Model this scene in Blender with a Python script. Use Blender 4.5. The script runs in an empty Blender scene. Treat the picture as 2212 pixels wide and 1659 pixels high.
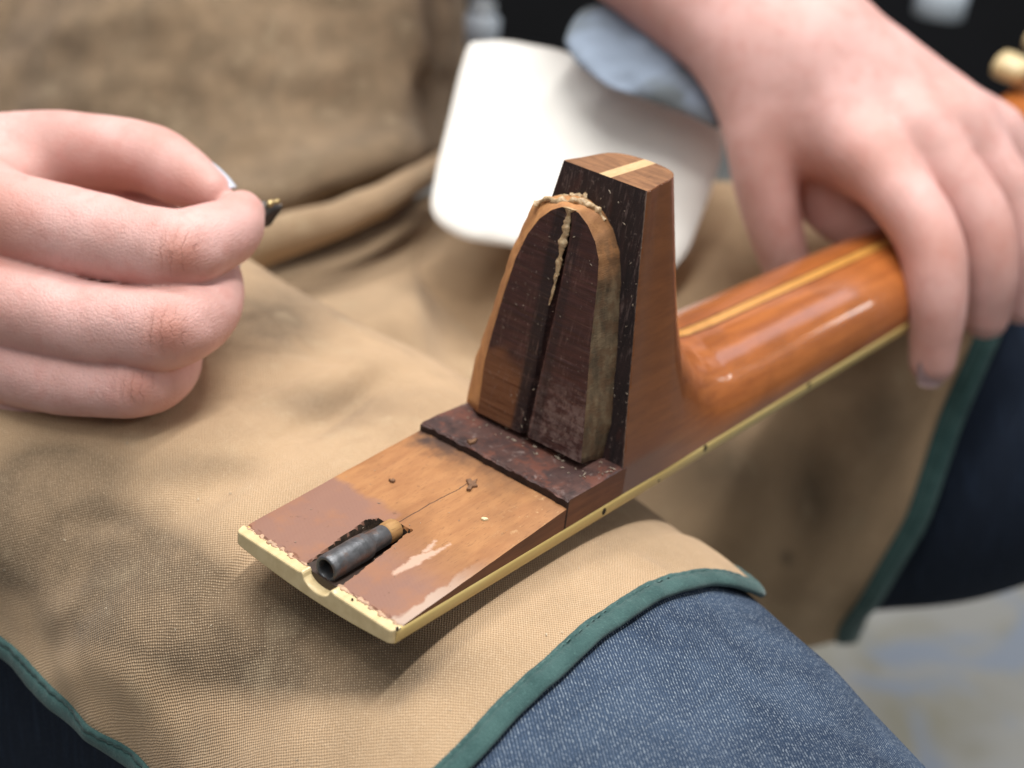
import bpy, bmesh, math, random
import numpy as np
from mathutils import Vector

random.seed(4)
rng = np.random.default_rng(7)
scene = bpy.context.scene
COL = scene.collection
R_ = math.radians

# ------------------------------------------------------------------ camera (all build lengths below are in mm)
CAM = np.array([-209.718, -215.491, 214.424])
EUL = [R_(62.568), R_(-6.107), R_(310.536)]
FPX = 1457.6                       # focal length in pixels of a 1024 wide picture
cam_d = bpy.data.cameras.new('camera')
cam = bpy.data.objects.new('camera', cam_d); COL.objects.link(cam)
cam.location = CAM / 1000; cam.rotation_euler = EUL
cam_d.sensor_width = 36; cam_d.lens = 36 * FPX / 1024
cam_d.clip_start = 0.02; cam_d.clip_end = 50
cam_d.dof.use_dof = True
cam_d.dof.focus_distance = 0.378
cam_d.dof.aperture_fstop = (cam_d.lens) / 6.6
scene.camera = cam

# ------------------------------------------------------------------ world, lamps, exposure
world = bpy.data.worlds.new('World'); scene.world = world; world.use_nodes = True
bg = world.node_tree.nodes['Background']
bg.inputs[0].default_value = (0.90, 0.93, 1.0, 1); bg.inputs[1].default_value = 0.13
scene.view_settings.view_transform = 'Standard'
scene.view_settings.look = 'None'
scene.view_settings.exposure = 0.0
scene.view_settings.gamma = 1.0

def area(name, loc, target, sx, sy, power, col, roll=0):
    l = bpy.data.lights.new(name, 'AREA'); l.shape = 'RECTANGLE'
    l.size = sx; l.size_y = sy; l.energy = power; l.color = col
    o = bpy.data.objects.new(name, l); COL.objects.link(o)
    o.location = loc
    d = Vector(target) - Vector(loc)
    q = d.to_track_quat('-Z', 'Y')
    o.rotation_euler = q.to_euler()
    o.rotation_euler.rotate_axis('Z', roll)
    return o
area('ceiling_tube_lamp', (0.10, -0.15, 1.5), (0.10, 0.0, 0), 1.3, 0.10, 23, (1.0, 0.97, 0.93))
area('ceiling_tube_lamp', (0.45, 0.45, 1.55), (0.1, 0.05, 0), 1.3, 0.10, 21, (1.0, 0.97, 0.94))
area('ceiling_tube_lamp', (-0.85, -0.05, 1.25), (0.05, 0.05, 0), 0.10, 1.3, 6.5, (1.0, 0.98, 0.95))

area('wall_tube_lamp', (1.9, -0.70, 0.68), (0.27, 0, 0), 0.05, 0.16, 0.55, (1.0, 0.97, 0.95))
area('wall_tube_lamp', (1.9, -1.02, 0.90), (0.16, 0, 0), 0.06, 0.14, 0.55, (1.0, 0.97, 0.95))
area('window_panel_lamp', (1.9, -0.10, 1.12), (0.22, 0, 0), 0.42, 0.66, 1.9, (0.92, 0.86, 1.0))
area('side_fill', (0.35, -1.45, 1.15), (0.2, -0.1, 0), 0.9, 0.3, 5.5, (1.0, 0.96, 0.92))  # unseen fill, added to brighten the apron on the far thigh

# ------------------------------------------------------------------ numeric helpers
def eul(rx, ry, rz):
    cx, sx, cy, sy, cz, sz = math.cos(rx), math.sin(rx), math.cos(ry), math.sin(ry), math.cos(rz), math.sin(rz)
    return np.array([[cz, -sz, 0], [sz, cz, 0], [0, 0, 1]]) @ np.array([[cy, 0, sy], [0, 1, 0], [-sy, 0, cy]]) @ np.array([[1, 0, 0], [0, cx, -sx], [0, sx, cx]])
ROT = eul(*EUL)
KD = 1024 / 2212
def ray(x, y):                     # x, y measured on a 2212 px wide print of the photograph
    return ROT @ np.array([(x * KD - 512) / FPX, (384 - y * KD) / FPX, -1])
def at(x, y, d):                   # the place at camera depth d
    return CAM + ray(x, y) * d
def on_plane(x, y, n, o):
    r = ray(x, y); n = np.array(n, float)
    return CAM + r * ((n @ (np.array(o, float) - CAM)) / (n @ r))
def crop(x0, y0, s):               # measuring frames: crops of the photograph at another scale
    return lambda x, y: ((x0 + x / s) * 0.54861, (y0 + y / s) * 0.54861)
Z1 = crop(0, 300, 1.10583); Z2 = crop(850, 1500, 1.3406); Z3 = crop(1750, 550, 1.0705); Z4 = crop(2500, 0, 1.0366)

def smooth_interp(xs, ys, w=12):
    xs = np.array(xs, float); ys = np.array(ys, float)
    o = np.argsort(xs); xs = xs[o]; ys = ys[o]
    offs = np.linspace(-1, 1, 9); wt = 1 - np.abs(offs) * 0.9; wt /= wt.sum()
    def f(v):
        v = np.asarray(v, float)
        return sum(k * np.interp(v + w * q, xs, ys) for k, q in zip(wt, offs))
    return f
def sstep(a, b, x):
    t = np.clip((x - a) / (b - a), 0, 1); return t * t * (3 - 2 * t)
_H = rng.random((64, 64, 64)).astype(np.float32)
def noise3(x, y, z):
    x, y, z = np.broadcast_arrays(np.asarray(x, float), np.asarray(y, float), np.asarray(z, float))
    xi, yi, zi = np.floor(x).astype(int), np.floor(y).astype(int), np.floor(z).astype(int)
    fx, fy, fz = x - xi, y - yi, z - zi
    fx, fy, fz = [t * t * (3 - 2 * t) for t in (fx, fy, fz)]
    out = 0
    for a in (0, 1):
        for b in (0, 1):
            for c in (0, 1):
                out = out + _H[(xi + a) % 64, (yi + b) % 64, (zi + c) % 64] * (fx if a else 1 - fx) * (fy if b else 1 - fy) * (fz if c else 1 - fz)
    return out * 2 - 1
def fbm(x, y, z, o=3):
    s = 0; a = 1
    for i in range(o):
        s = s + a * noise3(x * 2 ** i + 7.3 * i, y * 2 ** i + 3.1 * i, z * 2 ** i + 1.7 * i); a *= .5
    return s

# ------------------------------------------------------------------ object helpers
def tag(o, label=None, cat=None, group=None, kind=None):
    for k, v in (('label', label), ('category', cat), ('group', group), ('kind', kind)):
        if v: o[k] = v
    return o
def thing(name, loc, label, cat, group=None):
    o = bpy.data.objects.new(name, None); COL.objects.link(o)
    o.location = np.asarray(loc) / 1000; o.empty_display_size = .02
    return tag(o, label, cat, group)
def origin_of(o):
    p = np.zeros(3)
    while o is not None:
        p = p + np.array(o.location) * 1000; o = o.parent
    return p
def obj(name, V, F, mats, parent=None, smooth=True, mi=None, uv=None, attr=None):
    V = np.asarray(V, float).reshape(-1, 3)
    if parent is not None: V = V - origin_of(parent)
    me = bpy.data.meshes.new(name)
    me.from_pydata((V / 1000).tolist(), [], [list(map(int, f)) for f in F])
    if not isinstance(mats, (list, tuple)): mats = [mats]
    for m in mats: me.materials.append(m)
    if mi is not None: me.polygons.foreach_set('material_index', np.asarray(mi, dtype=np.int32))
    if smooth is True: me.polygons.foreach_set('use_smooth', [True] * len(me.polygons))
    if uv is not None:
        l = me.uv_layers.new(name='UVMap')
        li = np.zeros(len(me.loops), dtype=np.int32); me.loops.foreach_get('vertex_index', li)
        l.data.foreach_set('uv', np.asarray(uv, float)[li].ravel())
    if attr:
        for k, a in attr.items():
            at_ = me.attributes.new(k, 'FLOAT', 'POINT'); at_.data.foreach_set('value', np.asarray(a, float).ravel())
    me.validate(); me.update()
    o = bpy.data.objects.new(name, me); COL.objects.link(o)
    if parent is not None: o.parent = parent
    return o
def grid_faces(n, m, off=0, closed=False):
    i, j = np.meshgrid(np.arange(n - 1), np.arange(m if closed else m - 1), indexing='ij')
    j2 = (j + 1) % m
    return (np.stack([i * m + j, (i + 1) * m + j, (i + 1) * m + j2, i * m + j2], -1).reshape(-1, 4) + off).tolist()
def slab(X, Y, Zt, Zb):            # height field with walls and a bottom; returns V, F, material index (0 top, 1 wall)
    n, m = X.shape
    V = np.concatenate([np.stack([X, Y, Zt], -1).reshape(-1, 3), np.stack([X, Y, Zb], -1).reshape(-1, 3)])
    F = grid_faces(n, m); mi = [0] * len(F)
    N = n * m
    F += [f[::-1] for f in grid_faces(n, m, N)]; mi += [1] * (len(F) - len(mi))
    rim = [(i, 0) for i in range(n)] + [(n - 1, j) for j in range(1, m)] + [(i, m - 1) for i in range(n - 2, -1, -1)] + [(0, j) for j in range(m - 2, 0, -1)]
    ids = [a * m + b for a, b in rim]
    for a, b in zip(ids, ids[1:] + ids[:1]): F.append([a, b, b + N, a + N]); mi.append(1)
    return V, F, mi
def sweep(P, prof_fn, closed_prof=True, caps=True, up=(0, 0, 1)):   # P (n,3); prof_fn(i) -> (m,2) in (side, up)
    P = np.asarray(P, float); n = len(P)
    T = np.gradient(P, axis=0); T /= np.linalg.norm(T, axis=1)[:, None]
    up = np.broadcast_to(np.asarray(up, float), P.shape)
    S_ = np.cross(T, up); S_ /= np.linalg.norm(S_, axis=1)[:, None]
    U = np.cross(S_, T)
    V = []; m = None
    for i in range(n):
        pr = np.asarray(prof_fn(i), float); m = len(pr)
        V.append(P[i] + pr[:, :1] * S_[i] + pr[:, 1:] * U[i])
    V = np.concatenate(V)
    F = grid_faces(n, m, 0, closed_prof)
    if caps and closed_prof: F += [list(range(m))[::-1], list(range((n - 1) * m, n * m))]
    return V, F
def circ(r, m=12, e=1.0):
    a = np.arange(m) / m * 2 * np.pi
    return np.stack([np.cos(a) * r, np.sin(a) * r * e], -1)
def polyline(P, n):
    P = np.asarray(P, float)
    d = np.r_[0, np.cumsum(np.linalg.norm(np.diff(P, axis=0), axis=1))]
    t = np.linspace(0, d[-1], n)
    w = d[-1] / len(P) * .35
    f = [smooth_interp(d, P[:, k], w) for k in range(P.shape[1])]
    return np.stack([g(t) for g in f], -1)

def surface_nets(D, org, h):
    s = D < 0
    nx, ny, nz = D.shape
    c = [(a, b, e) for a in (0, 1) for b in (0, 1) for e in (0, 1)]
    cs = np.stack([s[a:nx - 1 + a, b:ny - 1 + b, e:nz - 1 + e] for a, b, e in c])
    cnt = cs.sum(0); act = (cnt > 0) & (cnt < 8)
    idx = -np.ones(act.shape, int); ijk = np.argwhere(act); idx[act] = np.arange(len(ijk))
    dv = np.stack([D[ijk[:, 0] + a, ijk[:, 1] + b, ijk[:, 2] + e] for a, b, e in c])
    pos = np.zeros((len(ijk), 3)); num = np.zeros(len(ijk))
    for p in range(8):
        for q in range(p + 1, 8):
            A, B = np.array(c[p]), np.array(c[q])
            if np.abs(A - B).sum() != 1: continue
            cr = (dv[p] < 0) != (dv[q] < 0)
            t = np.where(cr, dv[p] / np.where(cr, dv[p] - dv[q], 1), 0)
            pos += np.where(cr[:, None], A + t[:, None] * (B - A), 0); num += cr
    V = (ijk + pos / num[:, None]) * h + org
    F = []
    for ax in range(3):
        u, v = (ax + 1) % 3, (ax + 2) % 3
        sl0 = [slice(None)] * 3; sl1 = [slice(None)] * 3
        sl0[ax] = slice(0, -1); sl1[ax] = slice(1, None)
        a, b = s[tuple(sl0)], s[tuple(sl1)]
        e = np.argwhere(a != b)
        fl = a[tuple(e.T)]
        ok = (e[:, u] > 0) & (e[:, v] > 0) & (e[:, u] < D.shape[u] - 1) & (e[:, v] < D.shape[v] - 1)
        e, fl = e[ok], fl[ok]
        du = np.zeros(3, int); du[u] = 1; dw = np.zeros(3, int); dw[v] = 1
        q = [idx[tuple((e - o_).T)] for o_ in (0 * du, du, du + dw, dw)]
        q = np.stack(q, -1)
        q[~fl] = q[~fl][:, ::-1]
        F.append(q)
    F = np.concatenate(F); F = F[(F >= 0).all(1)]
    return V, F
def rcone(P, a, b, ra, rb):
    a = np.asarray(a); b = np.asarray(b); ba = b - a
    t = np.clip(((P - a) @ ba) / (ba @ ba), 0, 1)
    return np.linalg.norm(P - a - t[..., None] * ba, axis=-1) - (ra + (rb - ra) * t)
def smin(a, b, k):
    h = np.maximum(k - np.abs(a - b), 0) / k
    return np.minimum(a, b) - h * h * k * .25

# ------------------------------------------------------------------ material helpers
class NT:
    def __init__(s, name):
        s.m = bpy.data.materials.new(name); s.m.use_nodes = True
        s.t = s.m.node_tree; s.b = s.t.nodes['Principled BSDF']
    def n(s, typ, **kw):
        o = s.t.nodes.new(typ)
        for k, v in kw.items(): setattr(o, k, v)
        return o
    def L(s, a, b): s.t.links.new(a, b)
    def set(s, sock, v):
        if isinstance(v, bpy.types.NodeSocket): s.L(v, sock)
        else: sock.default_value = v
    def math(s, op, a, b=None, c=None, clamp=False):
        o = s.n('ShaderNodeMath', operation=op, use_clamp=clamp)
        s.set(o.inputs[0], a)
        if b is not None: s.set(o.inputs[1], b)
        if c is not None: s.set(o.inputs[2], c)
        return o.outputs[0]
    def pos(s, sc=(1, 1, 1)):          # world position in mm, scaled
        g = s.n('ShaderNodeNewGeometry'); v = s.n('ShaderNodeVectorMath', operation='MULTIPLY')
        s.L(g.outputs['Position'], v.inputs[0]); v.inputs[1].default_value = [1000 * q for q in sc]
        return v.outputs[0]
    def uv(s, sc=(1, 1, 1)):
        g = s.n('ShaderNodeTexCoord'); v = s.n('ShaderNodeVectorMath', operation='MULTIPLY')
        s.L(g.outputs['UV'], v.inputs[0]); v.inputs[1].default_value = sc
        return v.outputs[0]
    def xyz(s, v):
        o = s.n('ShaderNodeSeparateXYZ'); s.L(v, o.inputs[0]); return o.outputs
    def noise(s, v, scale=1, detail=3, rough=.55, dist=0):
        o = s.n('ShaderNodeTexNoise'); s.L(v, o.inputs['Vector'])
        o.inputs['Scale'].default_value = scale; o.inputs['Detail'].default_value = detail
        o.inputs['Roughness'].default_value = rough; o.inputs['Distortion'].default_value = dist
        return o.outputs['Fac']
    def ramp(s, f, a, b):              # smooth step of f from a to b
        o = s.n('ShaderNodeMapRange', interpolation_type='SMOOTHSTEP')
        s.set(o.inputs[0], f); o.inputs[1].default_value = a; o.inputs[2].default_value = b
        return o.outputs[0]
    def mix(s, f, a, b, mode='MIX'):
        o = s.n('ShaderNodeMix', data_type='RGBA', blend_type=mode)
        s.set(o.inputs[0], f)
        for k, v in ((6, a), (7, b)):
            if not isinstance(v, bpy.types.NodeSocket): v = (*v, 1) if len(v) == 3 else v
            s.set(o.inputs[k], v)
        return o.outputs[2]
    def attr(s, name):
        o = s.n('ShaderNodeAttribute', attribute_name=name); return o.outputs['Fac']
    def bump(s, h, strength=.3, dist=.001, prev=None):
        o = s.n('ShaderNodeBump'); s.set(o.inputs['Height'], h)
        o.inputs['Strength'].default_value = strength; o.inputs['Distance'].default_value = dist
        if prev is not None: s.L(prev, o.inputs['Normal'])
        return o.outputs[0]
    def done(s, col=None, rough=.6, normal=None, **kw):
        if col is not None: s.set(s.b.inputs['Base Color'], (*col, 1) if isinstance(col, tuple) and len(col) == 3 else col)
        s.set(s.b.inputs['Roughness'], rough)
        if normal is not None: s.L(normal, s.b.inputs['Normal'])
        for k, v in kw.items(): s.set(s.b.inputs[k.replace('_', ' ')], v)
        return s.m

def mat_canvas():
    m = NT('tan_canvas'); uv = m.uv(); x = m.xyz(uv)
    wob = m.noise(uv, .35, 3)
    p = math.pi / .55
    su = m.math('SINE', m.math('MULTIPLY_ADD', wob, 4.5, m.math('MULTIPLY', x[0], p)))
    sv = m.math('SINE', m.math('MULTIPLY_ADD', m.noise(uv, .3, 3), 4.5, m.math('MULTIPLY', x[1], p * 1.12)))
    w = m.math('MULTIPLY', su, sv)                                   # plain weave
    w2 = m.math('MULTIPLY_ADD', w, .5, .5)
    P = m.pos()
    big = m.noise(P, .013, 5, .6, .4); mid = m.noise(P, .06, 4, .6); fine = m.noise(uv, 1.1, 2)
    c = m.mix(m.ramp(big, .35, .68), (.585, .405, .245), (.455, .315, .19))
    slub = m.math('MAXIMUM', m.noise(m.uv((.12, 2.2, 1)), 1, 3, .6), m.noise(m.uv((2.2, .12, 1)), 1, 3, .6))
    c = m.mix(m.math('MULTIPLY', m.ramp(slub, .52, .72), .35), c, (.66, .50, .34))
    c = m.mix(m.math('MULTIPLY', m.ramp(m.noise(P, .028, 4, .65), .5, .7), .35), c, (.30, .20, .12))
    dirt_shade = m.math('MULTIPLY', m.attr('dirt_shade'), m.math('MULTIPLY_ADD', m.ramp(mid, .30, .62), .22, .66))
    c = m.mix(m.math('MULTIPLY', dirt_shade, .88), c, (.082, .063, .043))  # grey-brown for grime and for shade painted into the cloth
    c = m.mix(m.math('MULTIPLY', m.ramp(mid, .56, .75), .25), c, (.62, .50, .33))
    c = m.mix(m.math('MULTIPLY', m.ramp(w2, .5, .0), m.math('MULTIPLY_ADD', fine, .9, .1)), c, (.15, .09, .048))
    c = m.mix(m.math('MULTIPLY', m.ramp(w2, .66, 1.0), m.ramp(fine, .3, .75)), c, (.72, .56, .38))
    h = m.math('MULTIPLY_ADD', fine, .5, w2)
    return m.done(c, .93, m.bump(m.math('MULTIPLY_ADD', m.noise(P, .25, 3), .6, h), .55, .0007), Specular_IOR_Level=.12, Sheen_Weight=.12, Sheen_Roughness=.5)

def mat_denim(name, light, dark, fleck, amt):
    m = NT(name); uv = m.uv(); x = m.xyz(uv)
    wob = m.noise(uv, .25, 2)
    u = m.math('MULTIPLY_ADD', wob, 1.2, m.math('MULTIPLY', x[0], 1 / 1.02)); v = m.math('MULTIPLY', x[1], 1 / 1.02)
    tw = m.math('MULTIPLY_ADD', m.math('SINE', m.math('MULTIPLY', m.math('ADD', m.math('MULTIPLY', u, .45), v), 2 * math.pi)), .5, .5)
    mp = m.n('ShaderNodeMapping'); m.L(uv, mp.inputs[0]); mp.inputs['Rotation'].default_value = (0, 0, .42); mp.inputs['Scale'].default_value = (1.1, 2.3, 1)
    wn = m.noise(mp.outputs[0], 1.0, 2, .6)
    P = m.pos(); big = m.noise(P, .02, 4, .6, .3); streak = m.noise(m.uv((.45, .02, 1)), 1.6, 3)
    c = m.mix(m.ramp(big, .36, .62), light, dark)
    wear_lit = m.attr('wear_lit')
    c = m.mix(wear_lit, (.012, .018, .032), c)  # near-black navy where the jeans' shade is painted in
    c = m.mix(m.math('MULTIPLY', m.ramp(streak, .5, .75), .5), c, dark)
    c = m.mix(m.math('MULTIPLY', m.math('MULTIPLY', m.ramp(tw, .5, .0), wear_lit), .55), c, tuple(q * .35 for q in dark))
    fl = m.math('MULTIPLY', m.ramp(wn, .47, .66), m.ramp(tw, .35, .9))
    c = m.mix(m.math('MULTIPLY', fl, m.math('MULTIPLY', m.math('MULTIPLY_ADD', wear_lit, .85, .08), amt)), c, fleck)
    h = m.math('MULTIPLY_ADD', wn, 1.5, tw)
    return m.done(c, .9, m.bump(h, .5, .0005), Specular_IOR_Level=.08, Sheen_Weight=.015)

def mat_binding():
    m = NT('green_binding_tape'); P = m.pos(); uv = m.uv()
    c = m.mix(m.ramp(m.noise(P, .12, 4), .3, .7), (.034, .080, .078), (.055, .115, .110))
    c = m.mix(m.math('MULTIPLY', m.ramp(m.noise(P, 1.4, 3), .5, .8), .5), c, (.10, .20, .185))
    return m.done(c, .88, m.bump(m.noise(P, 1.8, 3), .45, .0006), Specular_IOR_Level=.15, Sheen_Weight=.2)

def mat_skin(knuckles):
    m = NT('skin'); P = m.pos()
    big = m.noise(P, .035, 4, .55, .3); mid = m.noise(P, .16, 4, .6)
    c = m.mix(m.ramp(big, .3, .7), (.60, .345, .305), (.75, .46, .425))
    c = m.mix(m.math('MULTIPLY', m.ramp(mid, .45, .72), .5), c, (.62, .30, .26))
    red = m.attr('red')
    c = m.mix(m.math('MULTIPLY', red, .85), c, (.50, .21, .155))
    pores = m.n('ShaderNodeTexVoronoi', feature='DISTANCE_TO_EDGE'); m.L(P, pores.inputs['Vector']); pores.inputs['Scale'].default_value = .85
    lines = m.noise(m.pos((1.0, 1.0, 3.0)), .55, 4, .65, .5)
    h = m.math('MULTIPLY_ADD', m.ramp(pores.outputs['Distance'], 0, .18), .30, m.math('MULTIPLY', lines, .9))
    cre = None
    dd = 0.
    for (ctr, ax, rad, sp) in knuckles:
        v = m.n('ShaderNodeVectorMath', operation='SUBTRACT'); m.L(P, v.inputs[0]); v.inputs[1].default_value = ctr
        dt = m.n('ShaderNodeVectorMath', operation='DOT_PRODUCT'); m.L(v.outputs[0], dt.inputs[0]); dt.inputs[1].default_value = ax
        ln = m.n('ShaderNodeVectorMath', operation='LENGTH'); m.L(v.outputs[0], ln.inputs[0])
        ln2 = m.math('MULTIPLY', ln.outputs['Value'], ln.outputs['Value'])
        wb = m.math('MULTIPLY_ADD', m.noise(P, .22, 3), sp * 1.7, m.math('MULTIPLY_ADD', m.math('SUBTRACT', ln2, dd * dd), .0, dt.outputs['Value']))
        wv = m.math('ABSOLUTE', m.math('SINE', m.math('MULTIPLY', wb, math.pi / sp)))
        line = m.math('MULTIPLY', m.ramp(wv, .46, .0), m.ramp(ln.outputs['Value'], rad, rad * .45))
        line = m.math('MULTIPLY', line, m.ramp(m.noise(P, .22, 2), .30, .52))
        cre = line if cre is None else m.math('MAXIMUM', cre, line)
    c = m.mix(m.math('MULTIPLY', cre, .45), c, (.40, .18, .14))
    h = m.math('SUBTRACT', h, m.math('MULTIPLY', cre, .7))
    return m.done(c, .52, m.bump(h, .5, .0005), Specular_IOR_Level=.35, Subsurface_Weight=.10, Subsurface_Radius=(.006, .0022, .0012), Subsurface_Scale=1.0)

def mat_wood(name, a, b, sc=(.03, .5, .5), rough=.6, coat=0., bump=.2, extra=None):
    m = NT(name); P = m.pos(sc)
    g = m.noise(P, 1.0, 5, .62, .25); p2 = m.noise(m.pos(), .05, 4, .6); pore = m.noise(m.pos((.25, 3.2, 3.2)), 1, 2)
    c = m.mix(m.ramp(g, .3, .7), a, b)
    c = m.mix(m.math('MULTIPLY', m.ramp(p2, .45, .7), .4), c, tuple(q * .6 for q in b))
    c = m.mix(m.math('MULTIPLY', m.ramp(pore, .58, .72), .45), c, tuple(q * .35 for q in b))
    if extra: c = extra(m, c)
    return m.done(c, rough, m.bump(m.math('MULTIPLY_ADD', pore, .4, g), bump, .0003), Coat_Weight=coat, Coat_Roughness=.10, Specular_IOR_Level=.4)

def simple(name, col, rough=.5, noise_amt=.25, sc=.2, **kw):
    m = NT(name); n = m.noise(m.pos(), sc, 4, .6)
    c = m.mix(m.ramp(n, .3, .7), col, tuple(q * (1 - noise_amt) for q in col))
    return m.done(c, rough, m.bump(m.noise(m.pos(), sc * 6, 3), .15, .0004), **kw)

CANVAS = mat_canvas()
DENIM = mat_denim('faded_blue_denim', (.066, .100, .160), (.028, .046, .084), (.42, .49, .56), .72)
TAPE = mat_binding()
THREAD = simple('green_thread', (.09, .17, .16), .8, .3, .5)

# ------------------------------------------------------------------ the setting
def quad_sheet(name, V, mat, n=2):
    o = obj(name, V, [[0, 1, 2, 3]], mat, smooth=False); o['kind'] = 'structure'; return o
mf = NT('stained_floor'); pf = mf.pos()
cf = mf.mix(mf.ramp(mf.noise(pf, .012, 3, .5, .6), .38, .62), (.31, .315, .30), (.255, .25, .20))
cf = mf.mix(mf.ramp(mf.noise(pf, .009, 3, .5, 1.0), .52, .64), cf, (.24, .28, .34))
FLOOR = mf.done(cf, .7)
quad_sheet('floor', [(-2500, -2500, -470), (4000, -2500, -470), (4000, 4000, -470), (-2500, 4000, -470)], FLOOR)
DARK_BACKDROP = simple('dark_backdrop', (.006, .007, .010), .9, .4, .004)  # near-black backdrop, the unlit room's darkness put into its colour
f_ = at(1106, 300, 2600); rt = ROT @ np.array([1, 0, 0.])
rt = np.array([rt[0], rt[1], 0]); rt /= np.linalg.norm(rt)
quad_sheet('dark_room_backdrop', [f_ + rt * a + np.array([0, 0, 1]) * (b - f_[2]) for a, b in ((-2200, -470), (2200, -470), (2200, 1500), (-2200, 1500))], DARK_BACKDROP)

# ------------------------------------------------------------------ person: clothing
person = thing('person', (60, 250, -470), 'seated person in tan canvas apron and blue jeans holding the guitar neck', 'person')

# near thigh: sections along world Y
TY = [330, 240, 148, 123, 72, -10, -57, -115, -200, -330]
xc = smooth_interp(TY, [30, 38, 52, 60, 68, 62, 52, 36, 10, -20], 22)
ha = smooth_interp(TY, [112, 106, 98, 96, 95, 95, 94, 92, 88, 80], 22)
hb = smooth_interp(TY, [88, 84, 78, 76, 75, 75, 74, 72, 70, 66], 22)
zt = smooth_interp(TY, [44, 30, 9, 4, -2, -7.5, -11, -18.5, -30, -60], 22)
def thigh(Yv, ph, off=0., n=2.5):   # ph = 0 on top, + away from the camera, in radians
    a = ha(Yv) + off; b = hb(Yv) + off
    c, s = np.cos(ph), np.sin(ph)
    r = 1 / (np.abs(s / a) ** n + np.abs(c / b) ** n) ** (1 / n)
    return np.stack([xc(Yv) + s * r, Yv + 0 * r, zt(Yv) - hb(Yv) + c * r], -1)
def grid_normals(G):
    du = np.gradient(G, axis=0); dv = np.gradient(G, axis=1)
    N = np.cross(du, dv); N /= np.linalg.norm(N, axis=-1)[..., None] + 1e-9
    return N
def arc_uv(G):
    u = np.concatenate([np.zeros((1, G.shape[1])), np.cumsum(np.linalg.norm(np.diff(G, axis=0), axis=-1), 0)])
    v = np.concatenate([np.zeros((G.shape[0], 1)), np.cumsum(np.linalg.norm(np.diff(G, axis=1), axis=-1), 1)], 1)
    return np.stack([u - u[:, :1] * 0, v - v[:, v.shape[1] // 2:v.shape[1] // 2 + 1]], -1).reshape(-1, 2)

# jeans, near leg
Yg = np.linspace(330, -330, 190); pg = np.linspace(-np.pi, np.pi, 150)
YY, PP = np.meshgrid(Yg, pg, indexing='ij')
G = thigh(YY, PP, -1.2)
zc_ = zt(YY) - hb(YY); G[..., 2] = np.where(G[..., 2] < zc_, zc_ + (G[..., 2] - zc_) * 1.9, G[..., 2])
G[..., 2] -= 9 * sstep(-52, -30, G[..., 1]) * sstep(-90, -60, G[..., 2])
G[..., 0] += 9 * sstep(-52, -30, G[..., 1]) * -np.sign(G[..., 0] - xc(G[..., 1])) * sstep(25, 70, np.abs(G[..., 0] - xc(G[..., 1])))
N = grid_normals(G)
if (N[95, 75] @ np.array([0, 0, 1])) < 0: N = -N
amp = 2.6 * sstep(-50, -95, G[..., 1])
wr = fbm(G[..., 0] / 38, G[..., 1] / 75, G[..., 2] / 40, 3)
G = G + N * (amp * wr)[..., None]
JV = [G.reshape(-1, 3)]; JF = grid_faces(*YY.shape); JU = [arc_uv(G)]
JW = [(sstep(-75, -40, G[..., 2] - 0 * YY) * sstep(5, -20, G[..., 1])).ravel()]       # worn pale on the thigh top; shade painted dark on the sides

def project(P):
    q = (np.asarray(P) - CAM) @ ROT
    return np.stack([512 + FPX * q[..., 0] / -q[..., 2], 384 - FPX * q[..., 1] / -q[..., 2]], -1) / KD
# apron over the near thigh
def hem_y(X): return np.interp(X, [-60, -10, 20, 48, 80, 102, 119, 140], [-40, -41, -43, -45.5, -50, -53, -58, -62])
def apron_offset(X, Y, Z):
    o = 1.4 + 1.3 * fbm(X / 60, Y / 60, Z / 60, 2)
    # long soft fold running from the heel toward the lower left
    def ridge(p, q, w, a):
        p = np.array(p, float); q = np.array(q, float); d = q - p; L = d @ d
        t = np.clip(((X - p[0]) * d[0] + (Y - p[1]) * d[1]) / L, 0, 1)
        dist = np.hypot(X - p[0] - t * d[0], Y - p[1] - t * d[1])
        return a * np.exp(-(dist / w) ** 2) * np.sin(np.pi * np.clip(t, .06, .94))
    pq = [on_plane(x, y, (0, 0, 1), (0, 0, -4))[:2] for x, y in ((850, 815), (620, 965), (330, 1080), (900, 760), (640, 880), (980, 830), (800, 950))]
    o = o + ridge(pq[0], pq[1], 5, -4.5) + ridge(pq[1], pq[2], 7, -3.0) + ridge(pq[3], pq[4], 8, 3.2) + ridge(pq[5], pq[6], 7, 2.2)
    for (a, b, w, h_) in (((520, 905), (740, 835), 2.6, 1.0), ((560, 980), (700, 905), 2.2, -.9), ((60, 1010), (340, 1060), 3.2, -1.3), ((20, 1080), (260, 1110), 3.5, 1.2), ((700, 700), (880, 800), 2.8, 1.1), ((600, 760), (760, 850), 3.0, -1.2), ((1330, 1150), (1500, 1230), 3, .9)):
        o = o + ridge(on_plane(*a, (0, 0, 1), (0, 0, -6))[:2], on_plane(*b, (0, 0, 1), (0, 0, -6))[:2], w, h_)
    side = sstep(-8, -45, Z)
    o = o + side * (3.2 * np.sin(Y / 13 + Z / 19 + 1.5 * noise3(X / 40, Y / 40, Z / 40)) + 2.2 * fbm(X / 26, Y / 26, Z / 22, 2))
    # keep the cloth below the instrument
    under = sstep(36, 30, np.abs(Y)) * sstep(-8, 0, X)
    return o * (1 - .75 * under) - .6 * under
PHN, PHF = -1.46, 1.75
phs = np.linspace(PHN, PHF, 230); tt = np.linspace(0, 1, 220)
TT, PP = np.meshgrid(tt, phs, indexing='ij')
HEM = smooth_interp([500, 700, 900, 1000, 1090, 1240, 1380, 1500, 1580, 1635, 1720, 1850], [2190, 1990, 1770, 1659, 1560, 1420, 1306, 1256, 1250, 1278, 1322, 1385], 14)
_y = np.linspace(-5, -125, 61)
_A, _B = np.meshgrid(_y, phs, indexing='ij')
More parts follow.
